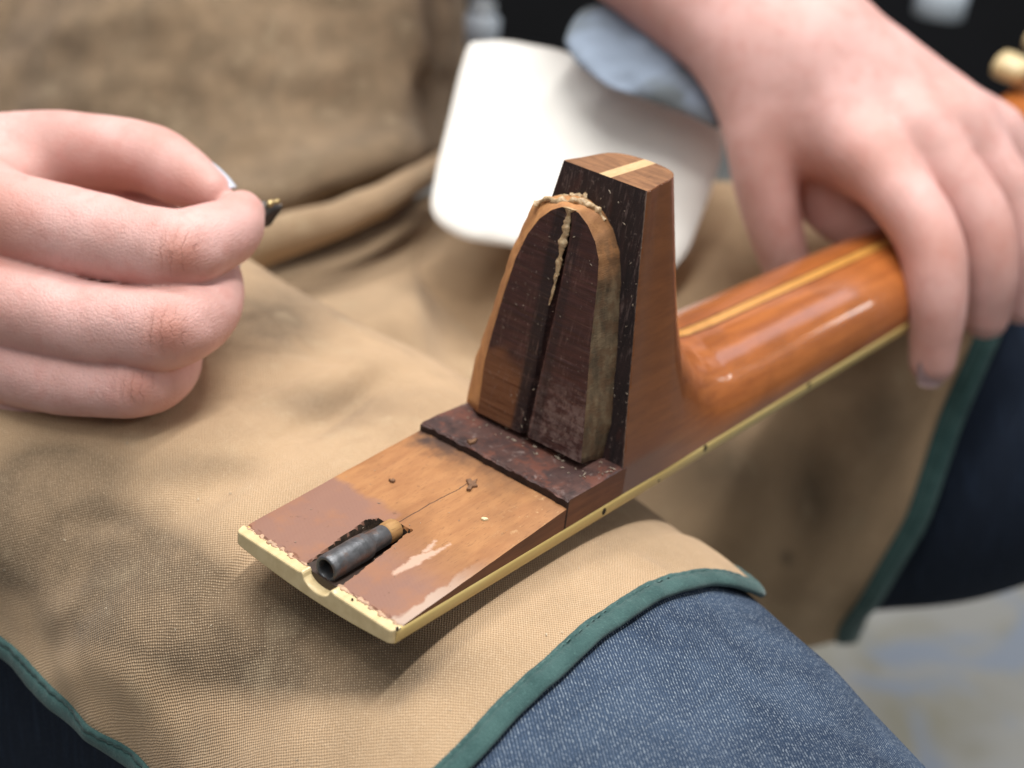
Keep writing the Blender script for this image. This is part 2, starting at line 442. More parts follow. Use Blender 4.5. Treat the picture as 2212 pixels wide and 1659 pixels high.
_p = project(thigh(_A, _B, 2.0)); _s = _p[..., 1] - HEM(_p[..., 0])
_h = np.array([np.interp(0, np.maximum.accumulate(_s[:, j]), _y) for j in range(len(phs))])
_far = project(thigh(np.full_like(phs, -55.), phs, 2.0)); _k = int(np.argmax(_far[:, 0]))
_h[_k:] = _h[_k]
_h = np.convolve(np.pad(_h, 10, mode='edge'), np.ones(21) / 21, 'valid')
HY = _h[None, :] + 0 * TT
YY = 205 + (HY - 205) * TT
G0 = thigh(YY, PP, 0); N0 = grid_normals(G0)
if N0[110, 110, 2] < 0: N0 = -N0
G = G0 + N0 * apron_offset(G0[..., 0], G0[..., 1], G0[..., 2])[..., None]
LAP = G
def blob(P, c, r):
    return np.exp(-np.sum(((P - np.array(c)) / np.array(r)) ** 2, -1))
pl_ = project(G)
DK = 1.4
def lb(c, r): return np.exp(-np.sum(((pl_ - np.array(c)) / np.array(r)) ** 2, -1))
dirt_shade = np.clip(DK * (1.6 * lb((60, 1160), (260, 110)) + 1.1 * lb((130, 1010), (150, 60)) + 1.6 * lb((430, 1340), (300, 85)) + 1.4 * lb((760, 1440), (190, 65)) + 1.1 * lb((330, 1230), (140, 70))
               + .95 * lb((580, 690), (150, 90)) + .6 * lb((690, 870), (120, 50)) + .4 * lb((470, 1010), (110, 35)) + .5 * lb((480, 1450), (160, 60))) - .12, 0, 1)  # lower lap's soft shade painted in, with a real stain by the hand
apron_objs = [(G, dirt_shade)]

# far thigh with the apron over it (soft in the background)
FT = [(560, 1010, 760), (950, 960, 750), (1300, 900, 745), (1650, 880, 738), (1950, 870, 725), (2300, 830, 715), (2700, 780, 700)]
FP = polyline([at(*q) for q in FT], 80)
fr = smooth_interp(np.linspace(0, 79, 7), [90, 98, 108, 110, 104, 92, 82], 6)(np.arange(80))
Tn = np.gradient(FP, axis=0); Tn /= np.linalg.norm(Tn, axis=1)[:, None]
UPW = np.array([0, 0, 1.]); Sd = np.cross(Tn, UPW); Sd /= np.linalg.norm(Sd, axis=1)[:, None]; Un = np.cross(Sd, Tn)
def far_leg(off, ph, wob=0):
    s = np.sin(ph)[None, :, None]; c = np.cos(ph)[None, :, None]
    r = (fr[:, None] + off)[..., None]
    g = FP[:, None] + Sd[:, None] * s * r + Un[:, None] * c * r
    if wob:
        n = fbm(g[..., 0] / 55, g[..., 1] / 55, g[..., 2] / 90, 2)
        g = g + (Sd[:, None] * s + Un[:, None] * c) * (n * wob)[..., None]
    return g
phc = np.linspace(-np.pi, np.pi, 90)
G = far_leg(-3, phc, 3)
JF += grid_faces(*G.shape[:2], sum(len(v) for v in JV)); JV.append(G.reshape(-1, 3)); JU.append(arc_uv(G)); JW.append(np.full(G.shape[0] * G.shape[1], 0.))  # far leg all dark: its shade is painted into the denim
obj('jeans', np.concatenate(JV), JF, DENIM, person, uv=np.concatenate(JU), attr={'wear_lit': np.concatenate(JW)})

Gf = far_leg(7, np.linspace(-2.3, 2.85, 140), 0)
pj = project(Gf)
border = smooth_interp([300, 650, 900, 1130, 1310, 1400, 1700], [2330, 2190, 2085, 2000, 1890, 1825, 1640], 40)(pj[..., 1])
cut = np.array([np.interp(0, (pj[:, j, 0] - border[:, j]), np.arange(80)) for j in range(140)])
ii = np.linspace(0, 1, 120)[:, None] * cut[None, :]
ja = np.arange(140)[None, :] + 0 * ii
lo = np.floor(ii).astype(int).clip(0, 78); fr_ = (ii - lo)[..., None]
Gf = Gf[lo, ja.astype(int)] * (1 - fr_) + Gf[lo + 1, ja.astype(int)] * fr_
Nf = grid_normals(Gf)
if ((Gf[60, 100] - CAM) @ Nf[60, 100]) > 0: Nf = -Nf
n_ = fbm(Gf[..., 0] / 45, Gf[..., 1] / 45, Gf[..., 2] / 120, 2)
Gf = Gf + Nf * (n_ * 6)[..., None]
FAR = Gf
pf_ = project(Gf)
def pblob(c, r): return np.exp(-np.sum(((pf_ - np.array(c)) / np.array(r)) ** 2, -1))
apron_objs.append((Gf, np.clip(pblob((1560, 1010), (110, 90)) + pblob((1760, 1060), (60, 110)) + .8 * pblob((1900, 900), (60, 90)) + pblob((1700, 1205), (14, 14)), 0, 1)))  # shadow blotches painted onto the far apron

# apron over the belly: control grid of places, refined
def cgrid(rows, nu, nv, wu=.35, wv=.35):
    A = np.array([[at(*q) for q in r] for r in rows])
    n, m = A.shape[:2]
    u = np.linspace(0, n - 1, nu); v = np.linspace(0, m - 1, nv)
    B = np.stack([np.stack([smooth_interp(np.arange(n), A[:, j, k], wu)(u) for j in range(m)], 1) for k in range(3)], -1)
    return np.stack([np.stack([smooth_interp(np.arange(m), B[i, :, k], wv)(v) for i in range(nu)], 0) for k in range(3)], -1)
rows = [
 [(-500, -500, 860), (-100, -480, 760), (300, -450, 720), (650, -420, 715), (880, -380, 740), (975, -330, 800), (985, -280, 900)],
 [(-500, -50, 840), (-100, -40, 740), (300, -20, 700), (650, -10, 700), (900, 0, 725), (992, 20, 790), (1000, 40, 890)],
 [(-500, 150, 830), (-100, 150, 730), (300, 150, 690), (650, 150, 690), (910, 140, 715), (1003, 130, 785), (1005, 130, 890)],
 [(-500, 330, 820), (-100, 330, 725), (300, 330, 685), (650, 320, 683), (880, 270, 705), (965, 250, 780), (965, 250, 880)],
 [(-500, 480, 810), (-100, 480, 715), (300, 470, 672), (620, 430, 668), (850, 345, 690), (940, 330, 770), (930, 350, 870)],
 [(-500, 560, 815), (-100, 550, 722), (300, 535, 685), (610, 480, 690), (830, 375, 712), (920, 345, 790), (915, 360, 870)],
 [(-500, 580, 880), (-100, 570, 790), (300, 555, 760), (600, 500, 760), (820, 390, 770), (905, 360, 820), (905, 370, 880)]]
G = cgrid(rows, 110, 130)
N = grid_normals(G)
if ((G[50, 60] - CAM) @ N[50, 60]) > 0: N = -N
px = project(G)
fold = 3.0 * np.exp(-((px[..., 0] - 590 - 12 * np.sin(px[..., 1] / 90)) / 26) ** 2) * sstep(380, 180, px[..., 1])
fold = fold + 10 * np.exp(-((px[..., 1] - 330 + (px[..., 0] - 850) * .25) / 55) ** 2) * sstep(480, 760, px[..., 0])
fold = fold + 7.5 * fbm(G[..., 0] / 55, G[..., 1] / 55, G[..., 2] / 48, 3)
G = G + N * fold[..., None]
BELLY = G
belly_shade = np.clip(.93 + .12 * fbm(G[..., 0] / 90, G[..., 1] / 90, G[..., 2] / 60, 2), 0, 1)  # belly's shade painted in as an overall dark tone
apron_objs.append((G, belly_shade))
# rolled fold of cloth below the belly
RP = polyline([at(380, 640, 655), at(520, 545, 655), at(620, 505, 652), at(720, 478, 655), at(820, 428, 668), at(900, 392, 690), at(960, 350, 720)], 60)
rr = np.interp(np.arange(60), [0, 12, 25, 40, 59], [9, 9.5, 8.0, 6.5, 5])
V, F = sweep(RP, lambda i: circ(rr[i], 20, 1.15))
G = V.reshape(60, 20, 3)
G = np.concatenate([G, G[:, :1]], 1)
G = G + (fbm(G[..., 0] / 25, G[..., 1] / 25, G[..., 2] / 25, 2) * 1.6)[..., None] * np.array([0.3, .2, .9])
apron_objs.append((G, np.full(G.shape[:2], .35)))
# cloth hanging in the hollow between the two thighs
rows = [
 [(300, 540, 760), (600, 500, 760), (760, 460, 765), (880, 420, 765), (960, 400, 765), (1100, 440, 750), (1300, 480, 735)],
 [(300, 720, 660), (600, 665, 655), (760, 620, 665), (890, 570, 680), (930, 560, 700), (1080, 580, 688), (1300, 640, 680)],
 [(300, 800, 610), (600, 740, 600), (800, 700, 610), (905, 660, 630), (945, 660, 660), (1100, 720, 655), (1300, 760, 650)],
 [(300, 950, 600), (600, 900, 590), (820, 860, 600), (930, 820, 610), (990, 820, 625), (1150, 880, 620), (1300, 920, 620)]]
G = cgrid(rows, 60, 90)
N = grid_normals(G)
if ((G[30, 40] - CAM) @ N[30, 40]) > 0: N = -N
G = G + N * (2.2 * fbm(G[..., 0] / 50, G[..., 1] / 50, G[..., 2] / 50, 2))[..., None]
apron_objs.append((G, np.full(G.shape[:2], .12)))

V, F, U, D = [], [], [], []
n0 = 0
for G, dr in apron_objs:
    F += grid_faces(*G.shape[:2], n0); n0 += G.shape[0] * G.shape[1]
    V.append(G.reshape(-1, 3)); U.append(arc_uv(G)); D.append(np.asarray(dr).ravel())
apron = obj('apron', np.concatenate(V), F, CANVAS, person, uv=np.concatenate(U), attr={'dirt_shade': np.concatenate(D)})

# green binding tape along the edges
TAPE_PROF = np.array([(-6.4, .1), (-6.2, .75), (-5.0, 1.05), (-4.75, .55), (-4.45, 1.05), (-3, 1.3), (-1.2, 1.25), (.1, .75), (.5, 0), (.1, -1.0), (-1.5, -1.5), (-6, -.8)])
def tape(E, Nn, inward, name='binding_tape', sc=1.0):
    T = np.gradient(E, axis=0); T /= np.linalg.norm(T, axis=1)[:, None]
    Nn = Nn - (Nn * T).sum(1)[:, None] * T; Nn /= np.linalg.norm(Nn, axis=1)[:, None]
    S_ = np.cross(T, Nn)
    sg = -np.sign((S_ * inward).sum(1))[:, None]
    S_ = S_ * sg
    m = len(TAPE_PROF); n = len(E)
    k = np.arange(n)
    V = E[:, None] + sc * .98 * (TAPE_PROF[None, :, :1] * S_[:, None] + TAPE_PROF[None, :, 1:] * Nn[:, None])
    puck = .28 * np.sin(k * 1.9 + 2 * np.sin(k * .37))
    V = V + (.28 * fbm(k / 7., 0. * k, 0. * k, 2))[:, None, None] * Nn[:, None] + (.45 * fbm(k / 14., 0. * k + 3, 0. * k, 2))[:, None, None] * S_[:, None]
    V = V + (puck[:, None, None] * Nn[:, None]) * np.exp(-((TAPE_PROF[None, :, :1] + 4.6) / 1.6) ** 2)
    F = grid_faces(n, m, 0, True)
    if (sg < 0).mean() > .5: F = [f[::-1] for f in F]
    uv = np.stack(np.broadcast_arrays(k[:, None] * 1.0, TAPE_PROF[None, :, 0]), -1).reshape(-1, 2)
    o = obj(name, V.reshape(-1, 3), F, TAPE, apron, uv=uv)
    d = np.r_[0, np.cumsum(np.linalg.norm(np.diff(E, axis=0), axis=1))]
    sv, sf = [], []
    for a in np.arange(1, d[-1] - 3, 2.7):
        for t0 in (a,):
            p = [np.array([np.interp(t0 + q, d, (E + sc * .98 * (-5.2 * S_ + .98 * Nn))[:, k]) for k in range(3)]) for q in (0, .9, 1.8)]
            i = int(np.argmin(np.abs(d - t0))); k0 = len(sv)
            for r_, (pp, hh) in enumerate(zip(p, (-.15, .22, -.15))):
                sv += [pp + S_[i] * .2 + Nn[i] * hh, pp - S_[i] * .2 + Nn[i] * hh]
            sf += [[k0, k0 + 1, k0 + 3, k0 + 2], [k0 + 2, k0 + 3, k0 + 5, k0 + 4]]
    st = obj('stitching', sv, sf, THREAD, o, smooth=False); st['kind'] = 'stuff'
    return o
# canvas normals at the edge, pointing out of the cloth
NL = grid_normals(LAP)
if NL[110, 110, 2] < 0: NL = -NL
e = LAP[-1, 2:]; tape(e, NL[-1, 2:], LAP[-6, 2:] - e)                    # the hem across the thigh
e = LAP[:, 0]; tape(e[60:], NL[60:, 0], (LAP[:, 6] - e)[60:])            # the edge along the thigh
NF = grid_normals(FAR)
if ((FAR[60, 100] - CAM) @ NF[60, 100]) > 0: NF = -NF
e = FAR[-1, 20:]; tape(e, NF[-1, 20:], FAR[-8, 20:] - e, sc=1.6)

# ------------------------------------------------------------------ person: body (two hands and forearms, upper arms and trunk behind)
def camspace(P): return (np.asarray(P) - CAM) @ ROT
def sdf_mesh(fn, lo, hi, h):
    ax = [np.arange(lo[k], hi[k] + h, h) for k in range(3)]
    Pg = np.stack(np.meshgrid(*ax, indexing='ij'), -1)
    D = fn(Pg)
    V, F = surface_nets(D, np.array(lo), h)
    return V @ ROT.T + CAM, F
def hand_builder(Z):
    return lambda x, y, d: camspace(at(*Z(x, y), d))
def chain(P, pts, k):
    c = np.array([np.r_[a, r] for a, r in pts])
    for _ in range(3):                 # round the joints
        q = [c[0]]
        for a, b in zip(c, c[1:]): q += [a * .75 + b * .25, a * .25 + b * .75]
        c = np.array(q + [c[-1]])
    lo_ = c[:, :3].min(0) - c[:, 3].max() - 15; hi_ = c[:, :3].max(0) + c[:, 3].max() + 15
    out = np.full(P.shape[:3], 15.0)
    sl = []
    for ax_, v in enumerate((P[:, 0, 0, 0], P[0, :, 0, 1], P[0, 0, :, 2])):
        sl.append(slice(int(np.searchsorted(v, lo_[ax_])), int(np.searchsorted(v, hi_[ax_]))))
    Q = P[tuple(sl)]
    d = None
    for a, b in zip(c, c[1:]):
        q = rcone(Q, a[:3], b[:3], a[3], b[3]); d = q if d is None else np.minimum(d, q)
    out[tuple(sl)] = np.minimum(d, 15.0)
    return out

H1 = hand_builder(Z1)
f_index = [(H1(-60, 600, 432), 14), (H1(390, 690, 426), 12.9), (H1(620, 742, 422), 12.0), (H1(785, 768, 419.5), 12.0), (H1(905, 712, 430), 10.8), (H1(1010, 672, 440), 9.9), (H1(1052, 600, 449), 7.2)]
f_mid = [(H1(-60, 960, 430), 14), (H1(340, 1075, 422), 12.3), (H1(560, 1090, 418), 11.8), (H1(738, 1105, 415.5), 12.2), (H1(878, 1035, 427), 11.0), (H1(935, 940, 440), 9.4), (H1(930, 850, 450), 7.8)]
f_ring = [(H1(-80, 1230, 436), 12), (H1(300, 1335, 425), 10.2), (H1(470, 1348, 422.5), 8.9), (H1(605, 1354, 420.5), 9.5), (H1(735, 1300, 431), 8.9), (H1(775, 1200, 446), 8.0), (H1(760, 1130, 455), 7.2)]
f_pinky = [(H1(-160, 1400, 446), 11.5), (H1(120, 1422, 438), 8.6), (H1(360, 1395, 438), 7.4), (H1(570, 1300, 456), 6.8)]
f_thumb = [(H1(-380, 470, 462), 18), (H1(150, 305, 468), 12.2), (H1(420, 328, 463), 12.0), (H1(645, 352, 460), 11.2), (H1(790, 430, 455), 10.0), (H1(912, 502, 451), 6.6)]
def fist(P):
    d = chain(P, f_index, 5)
    for f in (f_mid, f_ring, f_pinky): d = smin(d, chain(P, f, 5), .7)
    d = smin(d, chain(P, [(H1(60, 850, 440), 10), (H1(350, 890, 437), 9.5), (H1(760, 930, 436), 8.5)], 4), .7)
    d = smin(d, chain(P, [(H1(60, 1200, 442), 9), (H1(350, 1230, 438), 8), (H1(640, 1240, 436), 7)], 4), .7)
    back = rcone(P, H1(-60, 620, 440), H1(-700, 640, 455), 15, 24)
    for a, b in (((-60, 960, 440), (-700, 800, 458)), ((-80, 1220, 445), (-700, 1050, 462)), ((-140, 1390, 456), (-700, 1150, 470))):
        back = smin(back, rcone(P, H1(*a), H1(*b), 13, 22), 12)
    back = smin(back, rcone(P, H1(-120, 900, 462), H1(-700, 850, 470), 20, 24), 10)
    back = smin(back, rcone(P, H1(-700, 800, 462), H1(-1900, 800, 500), 29, 34), 18)
    d = smin(d, back, 9)
    th = chain(P, f_thumb, 5)
    web = rcone(P, H1(-60, 500, 452), H1(170, 410, 463), 13, 6.5)
    th = smin(th, web, 10)
    d = smin(d, chain(P, [(H1(60, 560, 468), 13), (H1(350, 560, 472), 9), (H1(700, 620, 470), 7)], 4), 3)
    base = smin(d, th, 2.2)
    base2 = smin(d, th, 14)
    x = P[..., 0]; xw = H1(180, 400, 455)[0]
    w = sstep(xw + 8, xw - 14, x)
    d = base * (1 - w) + base2 * w
    # the fold of skin under the thumb joint, and soft knuckle swellings
    for c, r, a in ((H1(775, 775, 409), 5.2, 1.0), (H1(728, 1110, 404), 5.2, .9), (H1(595, 1352, 412), 4.2, .8), (H1(610, 740, 411), 7, -.5), (H1(560, 1095, 407), 7, -.5)):
        d = d - a * np.exp(-np.sum((P - c) ** 2, -1) / r ** 2)
    for f, i in ((f_index, 3), (f_mid, 3), (f_ring, 3)):
        c = f[i][0]; ax_ = f[i][0] - f[i - 1][0]; ax_ = ax_ / np.linalg.norm(ax_)
        v = P - c; s_ = v @ ax_; r2 = np.sum(v * v, -1); wob_ = .5 * noise3(P[..., 0] / 3, P[..., 1] / 3, P[..., 2] / 3)
        R = f[i][1]
        for o_, a_, sg_ in ((-3.6, .3, .7), (-1.3, .65, .7), (1.1, .60, .7), (3.4, .3, .7)):
            d = d + a_ * np.exp(-((s_ + wob_ + .02 * o_ * (P[..., 1] - c[1]) ** 2 * np.sign(o_) * .3 - o_) / sg_) ** 2) * np.exp(-((P[..., 1] - c[1]) / (R * .55)) ** 2) * (P[..., 2] > c[2])
    Pn = P / 9.0
    return d + .22 * fbm(Pn[..., 0], Pn[..., 1], Pn[..., 2], 2)
lo = H1(-560, 700, 440) - np.array([0, 70, 0]); lo[1] = H1(0, 1650, 430)[1]; lo[2] = -505
hi = np.array([H1(1180, 0, 420)[0], H1(0, 60, 440)[1] + 4, -398])
FV, FF = sdf_mesh(fist, lo, hi, 0.8)

H2 = hand_builder(Z4)
g_index = [(H2(960, 650, 566), 13), (H2(1205, 940, 548), 12.6), (H2(1240, 1230, 545), 11.6), (H2(1215, 1475, 552), 8.6)]
g_mid = [(H2(1150, 560, 572), 13), (H2(1420, 880, 562), 12.2), (H2(1455, 1120, 562), 10.8), (H2(1430, 1290, 570), 9)]
g_ring = [(H2(1320, 520, 582), 12.5), (H2(1575, 850, 580), 11.5), (H2(1605, 1060, 580), 10.2), (H2(1580, 1240, 588), 8.5)]
g_palm = [(H2(640, 560, 604), 17), (H2(780, 800, 606), 15), (H2(980, 930, 600), 14)]
g_pinky = [(H2(1450, 560, 598), 11), (H2(1660, 800, 604), 10), (H2(1690, 950, 606), 8.5), (H2(1660, 1100, 612), 7.5)]
g_thumb = [(H2(530, 400, 590), 19), (H2(515, 640, 585), 13.5), (H2(560, 890, 592), 11.8), (H2(625, 1110, 606), 9.5)]
def grip(P):
    d = chain(P, g_index, 6)
    for f in (g_mid, g_ring, g_pinky): d = smin(d, chain(P, f, 6), 1.5)
    back = rcone(P, H2(560, 280, 592), H2(960, 640, 572), 22, 14)
    for a, b in (((650, 240, 592), (1150, 560, 578)), ((740, 215, 594), (1320, 520, 588)), ((800, 215, 600), (1450, 560, 602))):
        back = smin(back, rcone(P, H2(*a), H2(*b), 22, 13), 14)
    back = smin(back, rcone(P, H2(680, 330, 602), H2(1150, 640, 592), 20, 14), 10)
    arm = smin(rcone(P, H2(575, 303, 597), H2(-330, -480, 655), 20, 28), rcone(P, H2(685, 187, 597), H2(-170, -680, 655), 20, 28), 14)
    d = smin(d, smin(back, arm, 20), 12)
    th = chain(P, g_thumb, 8)
    th = smin(th, rcone(P, H2(600, 480, 588), H2(900, 700, 582), 15, 10), 12)
    d = smin(d, th, 8)
    d = smin(d, chain(P, g_palm, 5), 6)
    Pn = P / 16.0
    return d + .3 * fbm(Pn[..., 0], Pn[..., 1], Pn[..., 2], 2)
c0 = H2(-420, -520, 640); c1 = H2(1800, 1700, 560)
GV, GF = sdf_mesh(grip, [c0[0], c1[1], -680], [c1[0], c0[1], -520], 1.5)

# upper arms and trunk (hidden by the apron or outside the frame)
def limb(P, r, n=40, m=20):
    P = polyline(P, n); rad = np.interp(np.linspace(0, 1, n), np.linspace(0, 1, len(r)), r)
    return sweep(P, lambda i: circ(rad[i], m), up=(.3, .2, .93))
shl = at(100, -1300, 900); shr = at(1300, -1500, 950)
parts = [limb([at(*Z1(-520, 800), 455), at(-900, 520, 520), at(-1000, -100, 700), at(-500, -900, 880), shl], [28, 38, 40, 46, 52]),
         limb([at(*Z4(-150, -480), 648), at(*Z4(-700, -1000), 690), at(1000, -1000, 800), at(1250, -1250, 900), shr], [30, 36, 42, 46, 52]),
         limb([at(500, 560, 860), at(450, 0, 880), at(500, -700, 930), at(650, -1400, 950), at(700, -1700, 950)], [95, 105, 115, 130, 60])]
BV = [FV, GV]; BF = FF.tolist() + (GF + len(FV)).tolist(); n0 = len(FV) + len(GV)
for v, f in parts:
    BF += [[i + n0 for i in q] for q in f]; BV.append(v); n0 += len(v)
BV = np.concatenate(BV)
def world(p): return np.asarray(p) @ ROT.T + CAM
red = np.zeros(len(BV))
for c, r, a in ((H1(785, 790, 409), 7, 1.), (H1(728, 1115, 403), 7.5, 1.), (H1(595, 1354, 411), 6, .9), (H1(0, 640, 420), 13, .9), (H1(-10, 1040, 418), 10, .4),
                (H1(500, 460, 452), 12, .8), (H1(830, 500, 447), 9, .6), (H1(640, 260, 452), 9, .3), (H1(1030, 600, 440), 6, .4),
                (H2(970, 650, 556), 16, .5), (H2(1230, 1020, 538), 15, .7), (H2(1220, 1400, 542), 16, .55), (H2(1480, 980, 552), 14, .6), (H2(640, 640, 575), 18, .3), (H2(1200, 1200, 534), 13, .3)):
    red = np.maximum(red, a * np.exp(-np.sum((BV - world(c)) ** 2, 1) / r ** 2))
def unit(v): v = np.asarray(v, float); return (v / np.linalg.norm(v)).tolist()
kn = []
for f, i, rad, sp, dd in ((f_index, 3, 9.5, 2.6, 11), (f_mid, 3, 9, 2.5, 11), (f_ring, 3, 7, 2.3, 9)):
    a = world(f[i - 1][0]); b = world(f[i][0])
    c = b + unit(CAM - b) * np.array(dd)
    kn.append(((c).tolist(), unit(b - a), rad, sp))
SKIN = mat_skin(kn)
body = obj('body', BV, BF, SKIN, person, attr={'red': red})

# fingernails
def nail(ctr, tip_dir, normal, L, W, T, mat):
    t = np.array(unit(tip_dir)); n = np.array(unit(normal)); n = n - (n @ t) * t; n /= np.linalg.norm(n); s = np.cross(t, n)
    V, F = [], []
    nu, nv = 9, 11
    for i in range(nu):
        for j in range(nv):
            u = -1 + 2 * i / (nu - 1); v = -1 + 2 * j / (nv - 1)
            rr = min(1, 1.0 / max(1e-6, (abs(u) ** 4 + abs(v) ** 4) ** .25) if abs(u) + abs(v) > 0 else 1)
            uu, vv = u * (1 - .14 * v * v), v * (1 - .14 * u * u)
            V.append(ctr + t * L * uu + s * W * vv + n * (-W * .42 * vv * vv - L * .10 * uu * uu))
    V = np.array(V); F = grid_faces(nu, nv)
    V2 = V - n * T; k = len(V)
    F = F + [[a + k for a in f[::-1]] for f in F]
    rim = [i * nv for i in range(nu)] + [(nu - 1) * nv + j for j in range(1, nv)] + [i * nv + nv - 1 for i in range(nu - 2, -1, -1)] + list(range(nv - 2, 0, -1))
    F += [[a, b, b + k, a + k] for a, b in zip(rim, rim[1:] + rim[:1])]
    return obj('fingernail', np.concatenate([V, V2]), F, mat, body)
NAIL = simple('pale_nail', (.62, .68, .78), .22, .1)
NAIL_G = simple('grey_nail', (.16, .13, .14), .3, .1)
NAIL_P = simple('pink_nail', (.30, .20, .20), .3, .1)
camr = ROT @ np.array([1, 0, 0.]); camu = ROT @ np.array([0, 1, 0.]); camf = ROT @ np.array([0, 0, -1.])
nail(at(*Z1(893, 490), 451.5) + (camr * .72 + camu * .66 + camf * .1) * 7.9, camr * .70 - camu * .70, camr * .72 + camu * .66 - camf * .2, 5.8, 5.0, .6, NAIL)
nail(at(*Z1(1118, 603), 450), camr * .25 + camu * .35 + camf * .9, camr * .95 - camu * .12 - camf * .15, 4.0, 4.0, .5, NAIL_G)
nail(at(*Z1(1042, 850), 452), camu * .6 + camf * .6, camr * .95 - camf * .2, 3.6, 3.6, .5, NAIL)
nail(at(*Z4(1222, 1520), 545.5), -camu * .9 + camf * .35, -camf * .8 - camu * .4 + camr * .1, 6.5, 5.5, .6, NAIL_P)

# small tool in the closed hand
tool = thing('hand_tool', at(*Z1(1090, 640), 455), 'thin dark metal tool pinched between the thumb and forefinger of the closed hand', 'tool')
STEEL = simple('dark_tool_steel', (.12, .11, .10), .35, .3, 1.0, Metallic=.8)
GLINT = simple('glint_gold', (.55, .42, .2), .3, .3, 1.0, Metallic=.8)
P_ = polyline([at(*Z1(960, 700), 456), at(*Z1(1090, 630), 458), at(*Z1(1160, 592), 461), at(*Z1(1225, 566), 465)], 14)
hw = np.interp(np.arange(14), [0, 6, 9, 13], [2.4, 3.6, 4.2, .8])
V, F = sweep(P_, lambda i: np.array([(-.7, -hw[i]), (.7, -hw[i]), (.9, 0), (.7, hw[i]), (-.7, hw[i]), (-.9, 0)]), up=camu)
obj('blade', V, F, STEEL, tool)
P_ = polyline([at(*Z1(1165, 560), 459), at(*Z1(1190, 548), 460), at(*Z1(1215, 545), 461)], 8)
V, F = sweep(P_, lambda i: circ(.9 + .25 * math.sin(i), 10), up=camu)
obj('gold_glint', V, F, GLINT, tool)  # gold glint on the blade, shaped as a small metal sliver

# ------------------------------------------------------------------ the guitar neck
neck = thing('guitar_neck', (90, 0, -4), 'varnished guitar neck lying face down across the apron, its heel and dark dovetail pointing up', 'guitar neck')
L1, ZS, HS, L2, HC = 67.3, 6.84, 2.44, 93.0, 85.8
ZL = ZS + HS
TILT = 9.44 / (HC - ZL)
def hw_(X): return 28.5 - .016 * np.asarray(X, float)
def face_x(z): return L2 + TILT * (z - ZL)
NF_ = (1, 0, -TILT)
def on_face(p, x0): return on_plane(*p, NF_, (x0, 0, ZL))

